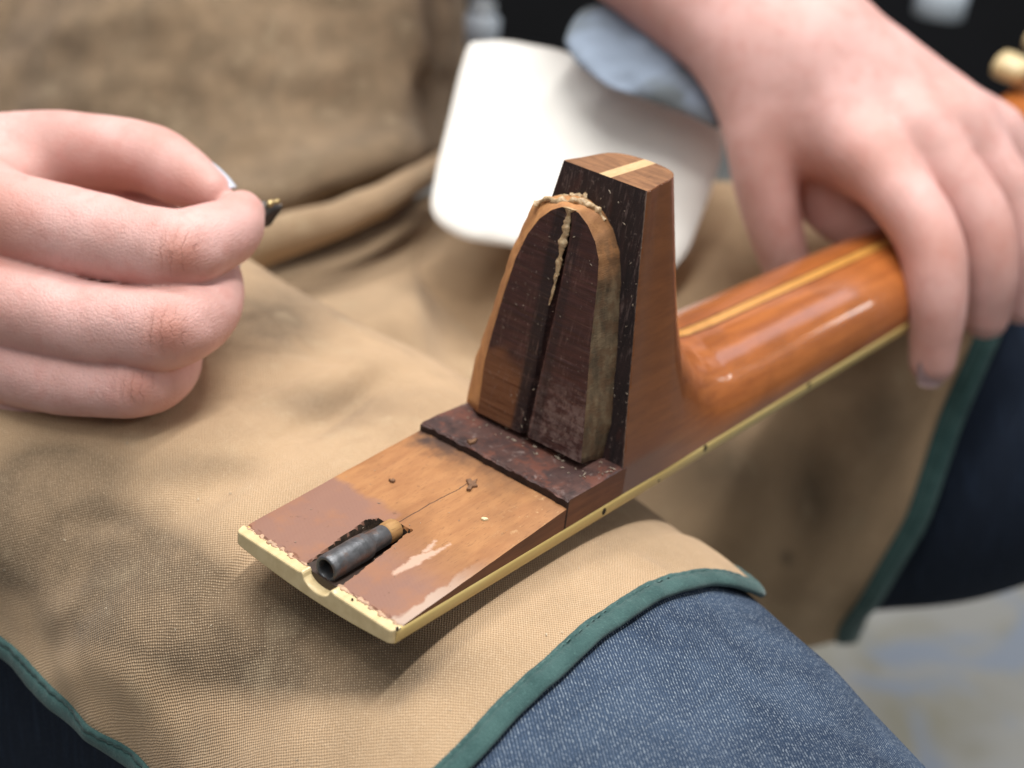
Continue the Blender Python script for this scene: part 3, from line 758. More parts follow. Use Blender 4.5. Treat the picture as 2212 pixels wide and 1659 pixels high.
# materials of the instrument
def dirty_edge(m, c):
    return c
def tongue_extra(m, c):
    x = m.xyz(m.pos()); P = m.pos()
    wob = m.noise(P, .12, 3)
    # front third sanded to a dull pinkish brown, with a stepped border on the far half
    bx = m.math('MULTIPLY_ADD', wob, 6, x[0])
    far = m.ramp(x[1], 1.5, 3.0)
    edge_far = m.ramp(bx, 38.2, 34.8); edge_near = m.ramp(bx, 36, 17)
    f = m.math('ADD', m.math('MULTIPLY', far, edge_far), m.math('MULTIPLY', m.math('SUBTRACT', 1.0, far), edge_near))
    scr = m.n('ShaderNodeTexWave', wave_type='BANDS', bands_direction='X'); mp = m.n('ShaderNodeMapping'); m.L(P, mp.inputs[0]); mp.inputs['Rotation'].default_value = (0, 0, .5)
    m.L(mp.outputs[0], scr.inputs['Vector']); scr.inputs['Scale'].default_value = .30; scr.inputs['Distortion'].default_value = 1.5
    pink = m.mix(m.math('MULTIPLY', scr.outputs['Fac'], m.math('MULTIPLY', m.noise(P, .15, 3), .18)), (.25, .130, .098), (.31, .178, .135))
    pink = m.mix(m.ramp(m.noise(P, .1, 4), .45, .7), pink, (.31, .145, .085))
    c = m.mix(m.math('MULTIPLY', f, .9), c, pink)
    # worn pale band along the near edge
    e = m.math('MULTIPLY_ADD', m.noise(P, .3, 4), 5, m.math('MULTIPLY', x[1], -1))
    e = m.math('MULTIPLY', m.ramp(e, 27.2, 28.6), m.ramp(x[0], 40, 12))
    c = m.mix(m.math('MULTIPLY', e, .8), c, (.50, .38, .30))
    # pale scrape of old glue
    def seg(a, b, r0, r1):
        a = on_plane(*Z2(*a), (0, 0, 1), (0, 0, 2.6)); b = on_plane(*Z2(*b), (0, 0, 1), (0, 0, 2.6)); d = (b - a)[:2]; L = float(d @ d)
        px_ = m.math('SUBTRACT', x[0], float(a[0])); py_ = m.math('SUBTRACT', x[1], float(a[1]))
        t = m.math('DIVIDE', m.math('ADD', m.math('MULTIPLY', px_, float(d[0])), m.math('MULTIPLY', py_, float(d[1]))), L, clamp=True)
        ex = m.math('SUBTRACT', px_, m.math('MULTIPLY', t, float(d[0]))); ey = m.math('SUBTRACT', py_, m.math('MULTIPLY', t, float(d[1])))
        ds = m.math('SQRT', m.math('ADD', m.math('MULTIPLY', ex, ex), m.math('MULTIPLY', ey, ey)))
        return m.math('SUBTRACT', ds, m.math('MULTIPLY_ADD', t, r1 - r0, r0))
    ds = None
    for q in (((945, 1002), (1060, 945), .35, 1.25), ((1060, 940), (1140, 915), 1.25, .9), ((1110, 905), (1155, 862), .5, .1), ((1150, 915), (1235, 880), .25, .0)):
        v = seg(*q); ds = v if ds is None else m.math('MINIMUM', ds, v)
    ds = m.math('ADD', ds, m.math('MULTIPLY_ADD', m.noise(P, .5, 5, .75), 2.6, -1.3))
    c = m.mix(m.math('MULTIPLY', m.ramp(ds, .8, -.3), .78), c, (.60, .41, .31))
    # dirt against the step, and blotches
    s_ = m.math('MULTIPLY_ADD', m.noise(P, .16, 4), 22, x[0])
    yl = m.ramp(x[1], -12, 22)
    c = m.mix(m.math('MULTIPLY', m.ramp(s_, 68, 80), m.math('MULTIPLY_ADD', yl, .7, .3)), c, (.055, .028, .02))
    c = m.mix(m.math('MULTIPLY', m.ramp(m.noise(P, .35, 4, .7), .64, .74), .55), c, (.10, .045, .022))
    pale = m.math('MULTIPLY', m.ramp(m.noise(P, .28, 4, .7), .56, .70), m.ramp(x[1], -10, -24))
    c = m.mix(m.math('MULTIPLY', m.math('MULTIPLY', pale, m.ramp(x[0], 38, 58)), .7), c, (.62, .40, .20))
    # hairline crack
    cy = m.math('MULTIPLY_ADD', m.noise(m.pos((.2, 0, 0)), 1, 2), 1.2, m.math('MULTIPLY_ADD', x[0], -.055, 1.9))
    cr = m.math('ABSOLUTE', m.math('SUBTRACT', x[1], cy))
    cr = m.math('MULTIPLY', m.ramp(cr, .24, .08), m.math('MULTIPLY', m.math('GREATER_THAN', x[0], 29), m.math('LESS_THAN', x[0], 57.5)))
    return m.mix(m.math('MULTIPLY', cr, .9), c, (.03, .012, .008))
WOOD_T = mat_wood('mahogany_tongue', (.43, .205, .078), (.33, .142, .052), (.05, .22, .22), .62, extra=tongue_extra, bump=.3)
WOOD_SIDE = mat_wood('brown_mahogany_side', (.20, .070, .032), (.13, .043, .021), (.03, .4, .4), .5, .0)
WOOD_DARKWALL = mat_wood('dark_end_grain', (.055, .028, .02), (.02, .011, .009), (.3, .3, .3), .8)
def stain_extra(m, c):
    P = m.pos()
    c = m.mix(m.math('MULTIPLY', m.ramp(m.noise(P, .13, 4, .65, .4), .48, .62), .75), c, (.16, .055, .035))
    c = m.mix(m.math('MULTIPLY', m.ramp(m.noise(P, .22, 5, .75, .3), .55, .70), .6), c, (.30, .23, .21))
    return m.mix(m.math('MULTIPLY', m.ramp(m.noise(P, .09, 4, .6), .55, .72), .7), c, (.012, .009, .010))
STAIN = mat_wood('stained_joint_wood', (.105, .050, .040), (.052, .027, .025), (.10, .16, .16), .55, bump=.6, extra=stain_extra)
def shoulder_extra(m, c):
    P = m.pos(); x = m.xyz(P)
    c = m.mix(m.math('MULTIPLY', m.ramp(m.noise(m.pos((1, .5, .08)), .6, 4), .5, .7), .6), c, (.05, .017, .014))
    e = m.math('ABSOLUTE', m.math('ADD', x[1], m.math('MULTIPLY_ADD', x[2], -.165, 28.3)))
    e = m.math('MULTIPLY', m.ramp(m.math('ADD', e, m.math('MULTIPLY', m.noise(P, .5, 4), .9)), 1.0, .45), .75)
    c = m.mix(e, c, (.30, .20, .15))
    streak = m.math('MULTIPLY', m.ramp(m.noise(m.pos((1, 1.2, .14)), .9, 4, .7), .52, .68), m.ramp(m.noise(P, .09, 3), .42, .6))
    c = m.mix(m.math('MULTIPLY', streak, .55), c, (.17, .12, .11))
    return m.mix(m.math('MULTIPLY', m.ramp(m.noise(P, .7, 4, .75), .60, .70), .6), c, (.22, .17, .15))
SHOULDER = mat_wood('dark_shoulder_wood', (.028, .016, .016), (.014, .009, .010), (.3, .5, .06), .62, bump=.9, extra=shoulder_extra)
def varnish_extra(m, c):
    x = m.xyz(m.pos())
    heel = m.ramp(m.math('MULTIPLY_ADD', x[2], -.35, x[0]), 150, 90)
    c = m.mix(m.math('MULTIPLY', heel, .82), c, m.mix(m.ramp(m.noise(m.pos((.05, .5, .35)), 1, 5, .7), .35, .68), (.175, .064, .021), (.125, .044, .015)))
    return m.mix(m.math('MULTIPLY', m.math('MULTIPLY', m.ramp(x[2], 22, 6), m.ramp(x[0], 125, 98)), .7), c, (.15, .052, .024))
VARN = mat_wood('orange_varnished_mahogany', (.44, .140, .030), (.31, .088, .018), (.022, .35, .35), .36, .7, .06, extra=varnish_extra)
MAPLE = mat_wood('maple_strip', (.66, .33, .075), (.56, .26, .055), (.02, .5, .5), .32, .9, .05)
CAPW = mat_wood('heel_cap_end_grain', (.30, .145, .065), (.17, .078, .035), (.5, .09, .3), .62, bump=.5)
CAPM = mat_wood('heel_cap_maple', (.62, .44, .24), (.54, .36, .18), (.3, .5, .5), .6)

BACK = smooth_interp([-5, 0, 2, 4, 7, 11, 16, 20.6, 24.5, 30, 34.5, 40.5, 46, 54, 64, 80, 110, 400], [1500, 620, 340, 225, 168, 137, 113, 90, 68, 48, 39.5, 31.5, 27, 23.6, 21.8, 21, 20.8, 17.2], 1.6)
def neck_sdf(P):
    x, y, z = P[..., 0], P[..., 1], P[..., 2]
    w = hw_(x)
    xr = x - face_x(np.maximum(z, ZL))
    h = np.interp(z, [0, ZL, 30, 60, HC, 95], [26.98, 26.9, 23.2, 18.2, 14.4, 13.2])
    t = sstep(4, 50, xr)
    hh = h * (1 - t) + w * t
    T = BACK(xr)
    q = ((np.abs(y) / hh) ** 2.2 + (np.maximum(z, 0) / T) ** 2.25) ** (1 / 2.2)
    d = (q - 1) * np.minimum(hh, 20)
    d = np.maximum(d, -z - 3)
    return np.maximum(np.maximum(d, -(xr + 2.5)), x - 458)
ax = [np.arange(86, 462, 1.15), np.arange(-32, 32.5, 1.0), np.arange(-3.4, 90, 1.0)]
Pg = np.stack(np.meshgrid(*ax, indexing='ij'), -1)
D = neck_sdf(Pg)
# unequal steps: run the net on indices and scale afterwards
NV, NFc = surface_nets(D, np.zeros(3), 1.0)
NV = NV * np.array([1.15, 1.0, 1.0]) + np.array([86, -32, -3.4])
me = bpy.data.meshes.new('tmp'); me.from_pydata(NV.tolist(), [], NFc.tolist())
bm = bmesh.new(); bm.from_mesh(me); bpy.data.meshes.remove(me)
def cutp(co, no, fill_idx=None):   # cut away what lies on the normal's side
    r = bmesh.ops.bisect_plane(bm, geom=bm.verts[:] + bm.edges[:] + bm.faces[:], dist=1e-5, plane_co=co, plane_no=no, clear_outer=True)
    ed = [e for e in r['geom_cut'] if isinstance(e, bmesh.types.BMEdge)]
    f = bmesh.ops.holes_fill(bm, edges=ed, sides=0)
    for q in f['faces']:
        q.smooth = False
        if fill_idx is not None: q.material_index = fill_idx
for f in bm.faces: f.smooth = True
cutp((0, 0, 0.02), (0, 0, -1), 0)
cutp((0, 0, HC), (0, 0, 1), 2)
nn = Vector((1, 0, -TILT)).normalized()
cutp((L2, 0, ZL), -nn, 1)
for yy in (2.0, -2.0):
    bmesh.ops.bisect_plane(bm, geom=bm.verts[:] + bm.edges[:] + bm.faces[:], dist=1e-5, plane_co=(0, yy, 0), plane_no=(0, 1, 0))
bm.normal_update()
def extract(pred, name, mats):
    V, F, mi, sm, ids = [], [], [], [], {}
    for f in bm.faces:
        if not pred(f.calc_center_median().y): continue
        q = []
        for v in f.verts:
            if v.index not in ids: ids[v.index] = len(V); V.append(v.co[:])
            q.append(ids[v.index])
        F.append(q); mi.append(f.material_index); sm.append(f.smooth)
    o = obj(name, V, F, mats, neck, smooth=False, mi=mi)
    o.data.polygons.foreach_set('use_smooth', sm)
    return o
bm.verts.index_update()
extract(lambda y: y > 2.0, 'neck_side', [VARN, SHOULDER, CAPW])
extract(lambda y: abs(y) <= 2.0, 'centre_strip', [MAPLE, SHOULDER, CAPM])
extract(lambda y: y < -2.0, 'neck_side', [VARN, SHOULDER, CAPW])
bm.free()

# dark laminate lines beside the maple strip
LINE = simple('dark_laminate_line', (.05, .016, .006), .35, .2)
def back_profile(x):
    z = np.linspace(12, 60, 600)
    P = np.stack([np.full_like(z, x), np.full_like(z, 2.25), z], -1)
    d = neck_sdf(P); i = np.argmax(d > 0); return z[i]
for sg in (1, -1):
    xs_ = np.linspace(150, 455, 120)
    E = np.array([(x, sg * 2.25, back_profile(x) + .02) for x in xs_])
    V, F = sweep(E, lambda i: np.array([(-.28, -.5), (.28, -.5), (.28, .07), (-.28, .07)]))
    obj('laminate_line', V, F, LINE, neck, smooth=False)

# tongue (fingerboard extension) with the truss rod slot
xs = np.linspace(2.9, L1, 170); vs = np.linspace(-1, 1, 150)
XX, VV = np.meshgrid(xs, vs, indexing='ij')
YYt = VV * (hw_(XX) - .05)
ZZ = .45 + (ZS - .45) * (XX - 2.9) / (L1 - 2.9)
ZZ = ZZ + .10 * fbm(XX / 9, YYt / 9, 0 * XX, 3) - .35 * (np.abs(VV) ** 14)
rag = .55 * fbm(XX / 2.2, YYt / 2.2, 0 * XX + 5, 2)
yl = np.interp(XX, [0, 28, 31], [5.2, 7.6, 6.8]); yr = np.interp(XX, [0, 12, 30], [-7.2, -6.4, -4.2])
inslot = np.clip(np.minimum(np.minimum(yl - YYt, YYt - yr) + rag * .5, (31 + rag * 2.6 - .12 * (YYt + 2) ** 2 * .5) - XX) / .45, 0, 1)
floorz = -1.3 + .5 * fbm(XX / 3, YYt / 3, 0 * XX, 2) + .04 * XX
Zt_ = ZZ * (1 - inslot) + floorz * inslot
chip = sstep(3.8, 2.9, XX + 1.1 * noise3(YYt / 1.3, XX, 0 * XX))
Zt_ = Zt_ - chip * .45
V, F, mi = slab(XX, YYt, Zt_, np.full_like(XX, -1.9))
fz = inslot.ravel()
mi = [(2 if (k == 0 and max(fz[i] for i in f) > .5) else k) for f, k in zip(F, mi)]
SLOT = simple('dark_slot_wood', (.085, .055, .035), .85, .7, .5)  # darker wood tone over the whole slot
obj('tongue', V, F, [WOOD_T, WOOD_SIDE, SLOT], neck, smooth=False, mi=mi)

# raised ledge in front of the dovetail
xs = np.linspace(L1, 94.5, 90); XX, VV = np.meshgrid(xs, np.linspace(-1, 1, 110), indexing='ij')
YYl = VV * (hw_(XX) + .02)
Zt_ = ZL + .15 * fbm(XX / 5, YYl / 5, 0 * XX + 2, 3) - .5 * sstep(L1 + .8 + .6 * 0, L1, XX + .5 * noise3(YYl / 1.5, XX, 0 * XX)) - .3 * np.abs(VV) ** 20
XX = XX + (np.arange(90) == 0)[:, None] * .35 * noise3(YYl / 2.0, 0 * XX, 0 * XX)
V, F, mi = slab(XX, YYl, Zt_, np.full_like(XX, 0.04))
C_ = [np.mean(V[f], axis=0) for f in F]
mi = [0 if k == 0 else (2 if c[0] < L1 + .5 else 1) for k, c in zip(mi, C_)]
obj('ledge', V, F, [STAIN, WOOD_SIDE, WOOD_DARKWALL], neck, smooth=False, mi=mi)

# dovetail tenon: loft of its front outline, its widest outline and its root
Fp = [(140, 1150), (170, 930), (205, 800), (250, 650), (300, 500), (350, 398), (400, 333), (450, 297), (495, 283), (528, 290), (565, 308), (604, 360), (635, 430), (650, 505), (645, 600), (632, 720), (617, 850), (605, 1000), (590, 1200), (575, 1365), (480, 1312), (385, 1262), (300, 1215), (205, 1172)]
Mp = [(92, 1108), (122, 960), (165, 825), (213, 680), (268, 500), (318, 392), (375, 268), (428, 240), (495, 233), (545, 233), (605, 255), (660, 298), (706, 372), (735, 470), (740, 600), (733, 720), (726, 850), (716, 1000), (698, 1200), (652, 1345), (535, 1335), (430, 1280), (320, 1220), (190, 1165)]
Mx = [88] * 6 + [88.5, 89.5, 90.5, 91, 91.5, 92] + [92.6] * 7 + [91.5, 90, 89, 88.5, 88]
def dense(P, n=140):
    P = np.array(P + [P[0]], float); d = np.r_[0, np.cumsum(np.linalg.norm(np.diff(P, axis=0), axis=1))]
    return P, d
F3 = np.array([on_face(Z3(*p), 82) for p in Fp]); M3 = np.array([on_face(Z3(*p), x0) for p, x0 in zip(Mp, Mx)])
R3 = M3.copy(); R3[:, 0] = L2 + 1.5 + TILT * (R3[:, 2] - ZL)
R3[:8, 1] -= np.linspace(5, 2, 8); R3[:, 2] -= 1.2 * (R3[:, 2] > 60)
def up_(A, k=6):
    n = len(A); out = []
    for i in range(n):
        a, b = A[i], A[(i + 1) % n]
        for t in range(k): out.append(a + (b - a) * t / k)
    return np.array(out)
F3, M3, R3 = up_(F3), up_(M3), up_(R3)
def rough(A, a, s=3.0, off=0.):
    return A + a * np.stack([fbm(A[:, 0] / s + off, A[:, 1] / s, A[:, 2] / s, 2), fbm(A[:, 0] / s, A[:, 1] / s + 9 + off, A[:, 2] / s, 2), fbm(A[:, 0] / s, A[:, 1] / s, A[:, 2] / s + 19 + off, 2)], -1)
n = len(F3)
ctr = F3.mean(0)
rings = [F3]
cheek = [rough(F3 * (1 - t) + M3 * t, .30) for t in (.03, .2, .4, .6, .8, 1.0)] + [rough(M3 * .5 + R3 * .5, .2), R3]
V = np.concatenate([F3] + cheek)
Fc, mi = [], []
for r in range(len(cheek)):
    for j in range(n):
        j2 = (j + 1) % n
        Fc.append([r * n + j, (r + 1) * n + j, (r + 1) * n + j2, r * n + j2][::-1])
        left = j < 6 * 11
        bottom = j > 6 * 19
        mi.append(2 if bottom else 1)
def tenon_extra(m, c):
    P = m.pos(); x = m.xyz(P)
    # patch rubbed back to brown at the lower far corner, scuffed grey at the lower near side
    a = m.math('MULTIPLY', m.ramp(m.math('MULTIPLY_ADD', m.noise(P, .1, 2), 16, x[2]), 42, 34), m.ramp(x[1], 4.5, 6.5))
    c = m.mix(m.math('MULTIPLY', a, .9), c, (.17, .068, .028))
    b = m.math('MULTIPLY', m.ramp(x[2], 36, 22), m.ramp(x[1], 2, -2))
    b = m.math('MULTIPLY', b, m.ramp(m.noise(P, .35, 5, .75), .40, .62))
    c = m.mix(m.math('MULTIPLY', b, .6), c, (.24, .17, .15))
    dk = m.math('MULTIPLY', m.ramp(x[1], 7.0, 5.2), m.ramp(x[1], .5, 2.0))
    c = m.mix(m.math('MULTIPLY', dk, .75), c, (.012, .009, .010))
    dk2 = m.math('MULTIPLY', m.ramp(x[1], -4.5, -3.0), m.ramp(x[1], -.5, -1.5))
    c = m.mix(m.math('MULTIPLY', dk2, .5), c, (.012, .010, .012))
    sl = m.noise(m.pos((.02, .03, 1.1)), 1.0, 4, .7)
    c = m.mix(m.math('MULTIPLY', m.ramp(sl, .56, .68), .45), c, (.12, .065, .05))
    st = m.math('MULTIPLY', m.ramp(m.noise(m.pos((.2, .9, .10)), 1.0, 5, .75), .52, .70), m.ramp(m.noise(P, .08, 3), .38, .58))
    c = m.mix(m.math('MULTIPLY', st, .5), c, (.21, .12, .095))
    ed = m.math('MULTIPLY', m.ramp(m.noise(P, .4, 5, .8), .58, .68), m.ramp(x[2], 52, 14))
    c = m.mix(m.math('MULTIPLY', ed, .5), c, (.34, .26, .21))
    return m.mix(m.math('MULTIPLY', m.ramp(m.noise(P, .9, 3, .7), .66, .74), .6), c, (.40, .33, .27))
TEN = mat_wood('dark_tenon_face', (.078, .030, .025), (.042, .018, .017), (.05, .05, 1.0), .5, bump=.7, extra=tenon_extra)
def rim_extra(m, c):
    P = m.pos(); x = m.xyz(P)
    f = m.math('MULTIPLY', m.ramp(m.math('MULTIPLY_ADD', m.noise(P, .2, 3), 14, x[2]), 76, 64), m.ramp(x[1], 0, -3))
    o = m.mix(m.ramp(m.noise(m.pos((.3, .3, .08)), 1, 4), .35, .65), (.20, .14, .08), (.09, .062, .036))
    c = m.mix(m.math('MULTIPLY', m.ramp(x[1], 1, -3), .62), c, (.16, .075, .03))
    c = m.mix(f, c, o)
    g = m.math('MULTIPLY', m.ramp(x[1], -4, -6), m.ramp(x[2], 78, 66))
    c = m.mix(m.math('MULTIPLY', m.ramp(m.noise(P, .3, 3), .42, .6), m.math('MULTIPLY', g, .7)), c, (.13, .07, .035))
    return c
RIM = mat_wood('raw_rim', (.55, .27, .10), (.40, .18, .07), (.2, .2, .2), .7, bump=.9, extra=rim_extra)
CHEEK = mat_wood('olive_tan_cheek', (.175, .115, .062), (.085, .055, .032), (.3, .3, .07), .7, bump=.8)
# front face: two leaves either side of the seam groove, as a fine fan of rows
zs_ = np.linspace(0, 1, 90)
Lf = F3[:6 * 9 + 1]; Rt = np.concatenate([F3[6 * 9:6 * 19 + 1]])
Lp = polyline(Lf, 90); Rp = polyline(Rt[::-1], 90)      # both bottom to top
Gf_ = []
for i in range(90):
    a, b = Lp[i], Rp[i]
    row = [a + (b - a) * t for t in np.linspace(0, 1, 61)]
    Gf_.append(row)
Gf_ = np.array(Gf_)
ys_ = 1.0 + .25 * np.sin(Gf_[..., 2] / 11)
gr = np.exp(-((Gf_[..., 1] - ys_) / .75) ** 2) * sstep(77, 72, Gf_[..., 2])
Gf_[..., 0] += gr * 2.6 - .10 * fbm(Gf_[..., 0] * 0, Gf_[..., 1] / 8, Gf_[..., 2] / .9, 2)
k0 = len(V); V = np.concatenate([V, Gf_.reshape(-1, 3)])
gf = [f[::-1] for f in grid_faces(90, 61, k0)]
Fc += gf; mi += [0] * len(gf)
tn = obj('tenon', V, Fc, [TEN, RIM, WOOD_DARKWALL, CHEEK], neck, smooth=False, mi=mi)
tn.data.polygons.foreach_set('use_smooth', [q == 1 for q in mi])

# dried glue: bead along the seam, lumps on the top of the tenon, crumbs
GLUE = NT('dried_glue'); _P = GLUE.pos()
GLUE = GLUE.done(GLUE.mix(GLUE.ramp(GLUE.noise(_P, .5, 3), .35, .65), (.56, .41, .24), (.38, .25, .13)), .38, GLUE.bump(GLUE.noise(_P, 1.5, 3), .5, .0005), Subsurface_Weight=.1, Subsurface_Radius=(.002, .001, .0006))
def lumpy(P, rad, name, lump=.22, s=1.6, e=1.0):
    V, F = sweep(P, lambda i: circ(rad[i], 14, e), up=(1, .05, .02))
    c = np.repeat(P, 14, axis=0); dv = V[:len(c)] - c
    n_ = fbm(V[:, 0] / s, V[:, 1] / s, V[:, 2] / s, 3)
    V = c + dv * (1 + lump * 1.6 * n_)[:, None]
    return obj(name, V, F, GLUE, neck)
seam = polyline([on_face(Z3(*p), 82.2) for p in ((530, 285), (522, 330), (508, 400), (490, 480), (475, 560), (458, 640), (440, 700))], 120)
rad = np.interp(np.arange(120), [0, 10, 40, 80, 119], [1.35, .95, .75, .6, .2]) * (1 + .35 * fbm(np.arange(120) / 9, 0 * np.arange(120), 0 * np.arange(120), 3) * 1.1)
rad = np.clip(rad, .15, 2)
lumpy(seam, rad * 1.15, 'glue_bead', .3, 1.4, .55)
topl = polyline([on_face(Z3(*p), x0) for p, x0 in (((385, 272), 86), ((430, 250), 86.5), ((480, 262), 86), ((530, 262), 86), ((580, 258), 88), ((630, 290), 90), ((680, 340), 91.5))], 90)
lumpy(topl, .85 * (1 + .4 * fbm(np.arange(90) / 7, 0 * np.arange(90), 0 * np.arange(90), 2)), 'glue_bead', .42, 1.9)
topl = polyline([on_face(Z3(*p), x0) for p, x0 in (((440, 250), 90), ((500, 240), 91), ((555, 238), 92), ((605, 240), 93))], 60)
lumpy(topl, .75 * (1 + .5 * fbm(np.arange(60) / 5, 0 * np.arange(60), 0 * np.arange(60), 2)), 'glue_bead', .5, 1.5)

V, F = [], []
def flake(c, s, nrm):
    nrm = np.array(unit(nrm)); t = np.cross(nrm, rng.normal(size=3)); t /= np.linalg.norm(t); b = np.cross(nrm, t)
    k = len(V); L_ = s * rng.uniform(.8, 2.6); W_ = s * rng.uniform(.3, .8)
    for q, (u, v, h) in enumerate(((-1, -.6, .1), (-.2, -1, .2), (1, -.3, .5), (.7, .6, .25), (-.4, 1, .1))):
        V.append(np.array(c) + t * u * L_ + b * v * W_ + nrm * (h * s * rng.uniform(.2, 1.4) + .05))
    V.append(np.array(c) + nrm * s * .9)
    for a in range(5): F.append([k + a, k + (a + 1) % 5, k + 5])
fn = np.array(unit((-1, 0, TILT)))
for _ in range(60):
    z = rng.uniform(20, 84); y = -np.interp(z, [9, 86], [27, 14]) * rng.uniform(.25, 1.0) if z < 72 else rng.uniform(-14, 14)
    flake((face_x(z) - .05, y, z), rng.uniform(.10, .36), fn)
for _ in range(50):
    z = rng.uniform(12, 74); y = rng.uniform(-1, 1) * np.interp(z, [10, 46, 62, 72], [19, 16, 12, 8]) + 1
    flake((82 + TILT * (z - ZL) - .08, y, z), rng.uniform(.07, .26), fn)
for _ in range(70):
    flake((rng.uniform(78, 92), rng.uniform(-26, 24), ZL + .1), rng.uniform(.15, .5), (0, 0, 1))
for _ in range(40):
    x = rng.uniform(5, 66); flake((x, rng.uniform(-26, 26), .5 + 6.4 * (x - 2.9) / 64.4), rng.uniform(.08, .22), (0, 0, 1))
cr = obj('glue_crumbs', V, F, simple('pale_crumbs', (.50, .41, .31), .7, .7, .9), neck, smooth=False); cr['kind'] = 'stuff'

# sawdust scattered on the apron
keepV, keepF = V, F
V, F = [], []
for _ in range(90):
    a, b = rng.integers(60, 218), rng.integers(20, 170)
    p = LAP[a, b] + NL[a, b] * .25
    if 0 < p[0] < 110 and abs(p[1]) < 32: continue
    flake(p, rng.uniform(.08, .30), NL[a, b])
sd = obj('sawdust', V, F, simple('sawdust_flecks', (.72, .62, .46), .8, .5, .6), None, smooth=False); tag(sd, 'tiny pale flecks of sawdust scattered over the tan apron', kind='stuff')
# fragments lying on the tongue
def chip(name, pts, th, mat, z0):
    P = np.array([on_plane(*Z2(*p), (0, 0, 1), (0, 0, z0(p))) for p in pts])
    c = P.mean(0); k = len(P)
    T = P.copy(); T[:, 2] += th; inn = c + (P - c) * .8; inn[:, 2] = T[:, 2] + th * .4
    V = np.concatenate([P - (0, 0, .2), T, inn]); F = []
    for a in range(k):
        b = (a + 1) % k
        F += [[a, b, k + b, k + a], [k + a, k + b, 2 * k + b, 2 * k + a]]
    F.append(list(range(2 * k, 3 * k)))
    return obj(name, V, F, mat, neck, smooth=False)
zt_ = lambda X: .45 + (ZS - .45) * (X - 2.9) / (L1 - 2.9)
BRK = simple('brown_splinter_wood', (.24, .125, .065), .8, .4, .6)
chip('wood_splinter', [(1320, 525), (1345, 520), (1352, 535), (1380, 522), (1372, 545), (1382, 560), (1355, 562), (1345, 578), (1322, 575), (1335, 555)], .45, BRK, lambda p: zt_(57) + .1)
chip('wood_splinter', [(912, 522), (925, 528), (935, 520), (948, 528), (940, 536), (922, 534)], .4, BRK, lambda p: zt_(43.7) + .1)
chip('wood_splinter', [(1398, 730), (1405, 725), (1432, 728), (1438, 735), (1415, 739)], .35, simple('pale_splinter', (.80, .68, .42), .6, .1), lambda p: zt_(47.4) + .15)
chip('wood_splinter', [(1325, 320), (1350, 322), (1380, 312), (1368, 330), (1340, 338)], .6, BRK, lambda p: ZL + .2)

# truss rod nut with the wood plug behind it
rod = obj('truss_rod_nut', [(0, 0, 0)], [], [], neck)
bpy.data.objects.remove(rod)
def ring_tube(prof, axis0, axis1, m, name, mat, e=(1, 1)):
    a = np.array(axis0, float); b = np.array(axis1, float); t = (b - a) / np.linalg.norm(b - a)
    s = np.cross(t, (0, 0, 1.)); s /= np.linalg.norm(s); u = np.cross(s, t)
    V = []
    for (p, r) in prof:
        for j in range(m):
            an = j / m * 2 * np.pi
            V.append(a + t * p + s * math.cos(an) * r * e[0] + u * math.sin(an) * r * e[1])
    return obj(name, V, grid_faces(len(prof), m, 0, True), mat, neck)
mt = NT('rusty_gunmetal'); _P = mt.pos()
_c = mt.mix(mt.ramp(mt.noise(_P, .3, 4, .6), .42, .62), (.14, .145, .155), (.10, .105, .112))
_c = mt.mix(mt.math('MULTIPLY', mt.ramp(mt.noise(_P, .22, 4, .65, .5), .50, .66), .7), _c, (.17, .10, .07))
METAL = mt.done(_c, .46, mt.bump(mt.noise(_P, 1.2, 4), .25, .0004), Metallic=.6)
na, nb = (3.2, -1.8, 2.6), (27.5, -.5, 2.9)
ring_tube([(12, 2.0), (4, 2.45), (.5, 2.5), (.05, 2.7), (0, 3.0), (.1, 3.35), (.5, 3.55), (3, 3.62), (8, 3.58), (12, 3.62), (14.5, 3.5), (15.2, 3.2), (15.6, 2.95), (17, 2.9), (21.6, 2.85), (22, 2.6), (22, .3)], na, nb, 40, 'truss_rod_nut', METAL)
PLUG = mat_wood('tan_plug_wood', (.50, .29, .11), (.38, .2, .075), (.1, .5, .5), .7)
ring_tube([(21.5, .2), (21.5, 2.6), (22.5, 3.0), (25.5, 3.0), (26.4, 2.5), (26.8, .3)], na, nb, 16, 'rod_plug', PLUG, (1.0, 1.0))

# fingerboard, end binding and side bindings
xs = np.linspace(2.8, 452, 120); XX, VV = np.meshgrid(xs, np.linspace(-1, 1, 31), indexing='ij')
w_ = hw_(XX) - 1.6
Zb = -3.8 - 1.8 * (1 - VV ** 2)
V, F, mi = slab(XX, VV * w_, np.full_like(XX, -.03), Zb)
obj('fingerboard', V, F, simple('dark_fingerboard_wood', (.05, .03, .022), .5, .3), neck, smooth=False)
def ivory(name, a, b):
    m = NT(name); P = m.pos()
    c = m.mix(m.ramp(m.noise(m.pos((.04, .3, .3)), 1, 4), .3, .7), a, b)
    c = m.mix(m.math('MULTIPLY', m.ramp(m.noise(P, .35, 4, .7), .66, .8), .6), c, (.25, .17, .07))
    return m.done(c, .38, m.bump(m.noise(P, .8, 3), .12, .0003), Coat_Weight=.15, Coat_Roughness=.2)
IV_END = ivory('ivory_end_binding', (.72, .58, .33), (.63, .49, .26)); IV_SIDE = ivory('yellowed_side_binding', (.64, .49, .19), (.55, .40, .14))
ys = np.linspace(-1, 1, 170) * (hw_(0) + .15)
xs = np.array([0, .12, .45, 1.0, 1.7, 2.4, 2.95])
XX, YYe = np.meshgrid(xs, ys, indexing='ij')
rr_ = np.minimum(1, (hw_(0) + .15 - np.abs(YYe)) / 1.6)
XX = XX + 1.5 * (1 - np.sqrt(np.clip(1 - (1 - rr_) ** 2, 0, 1)))*(1 - XX / 2.95)
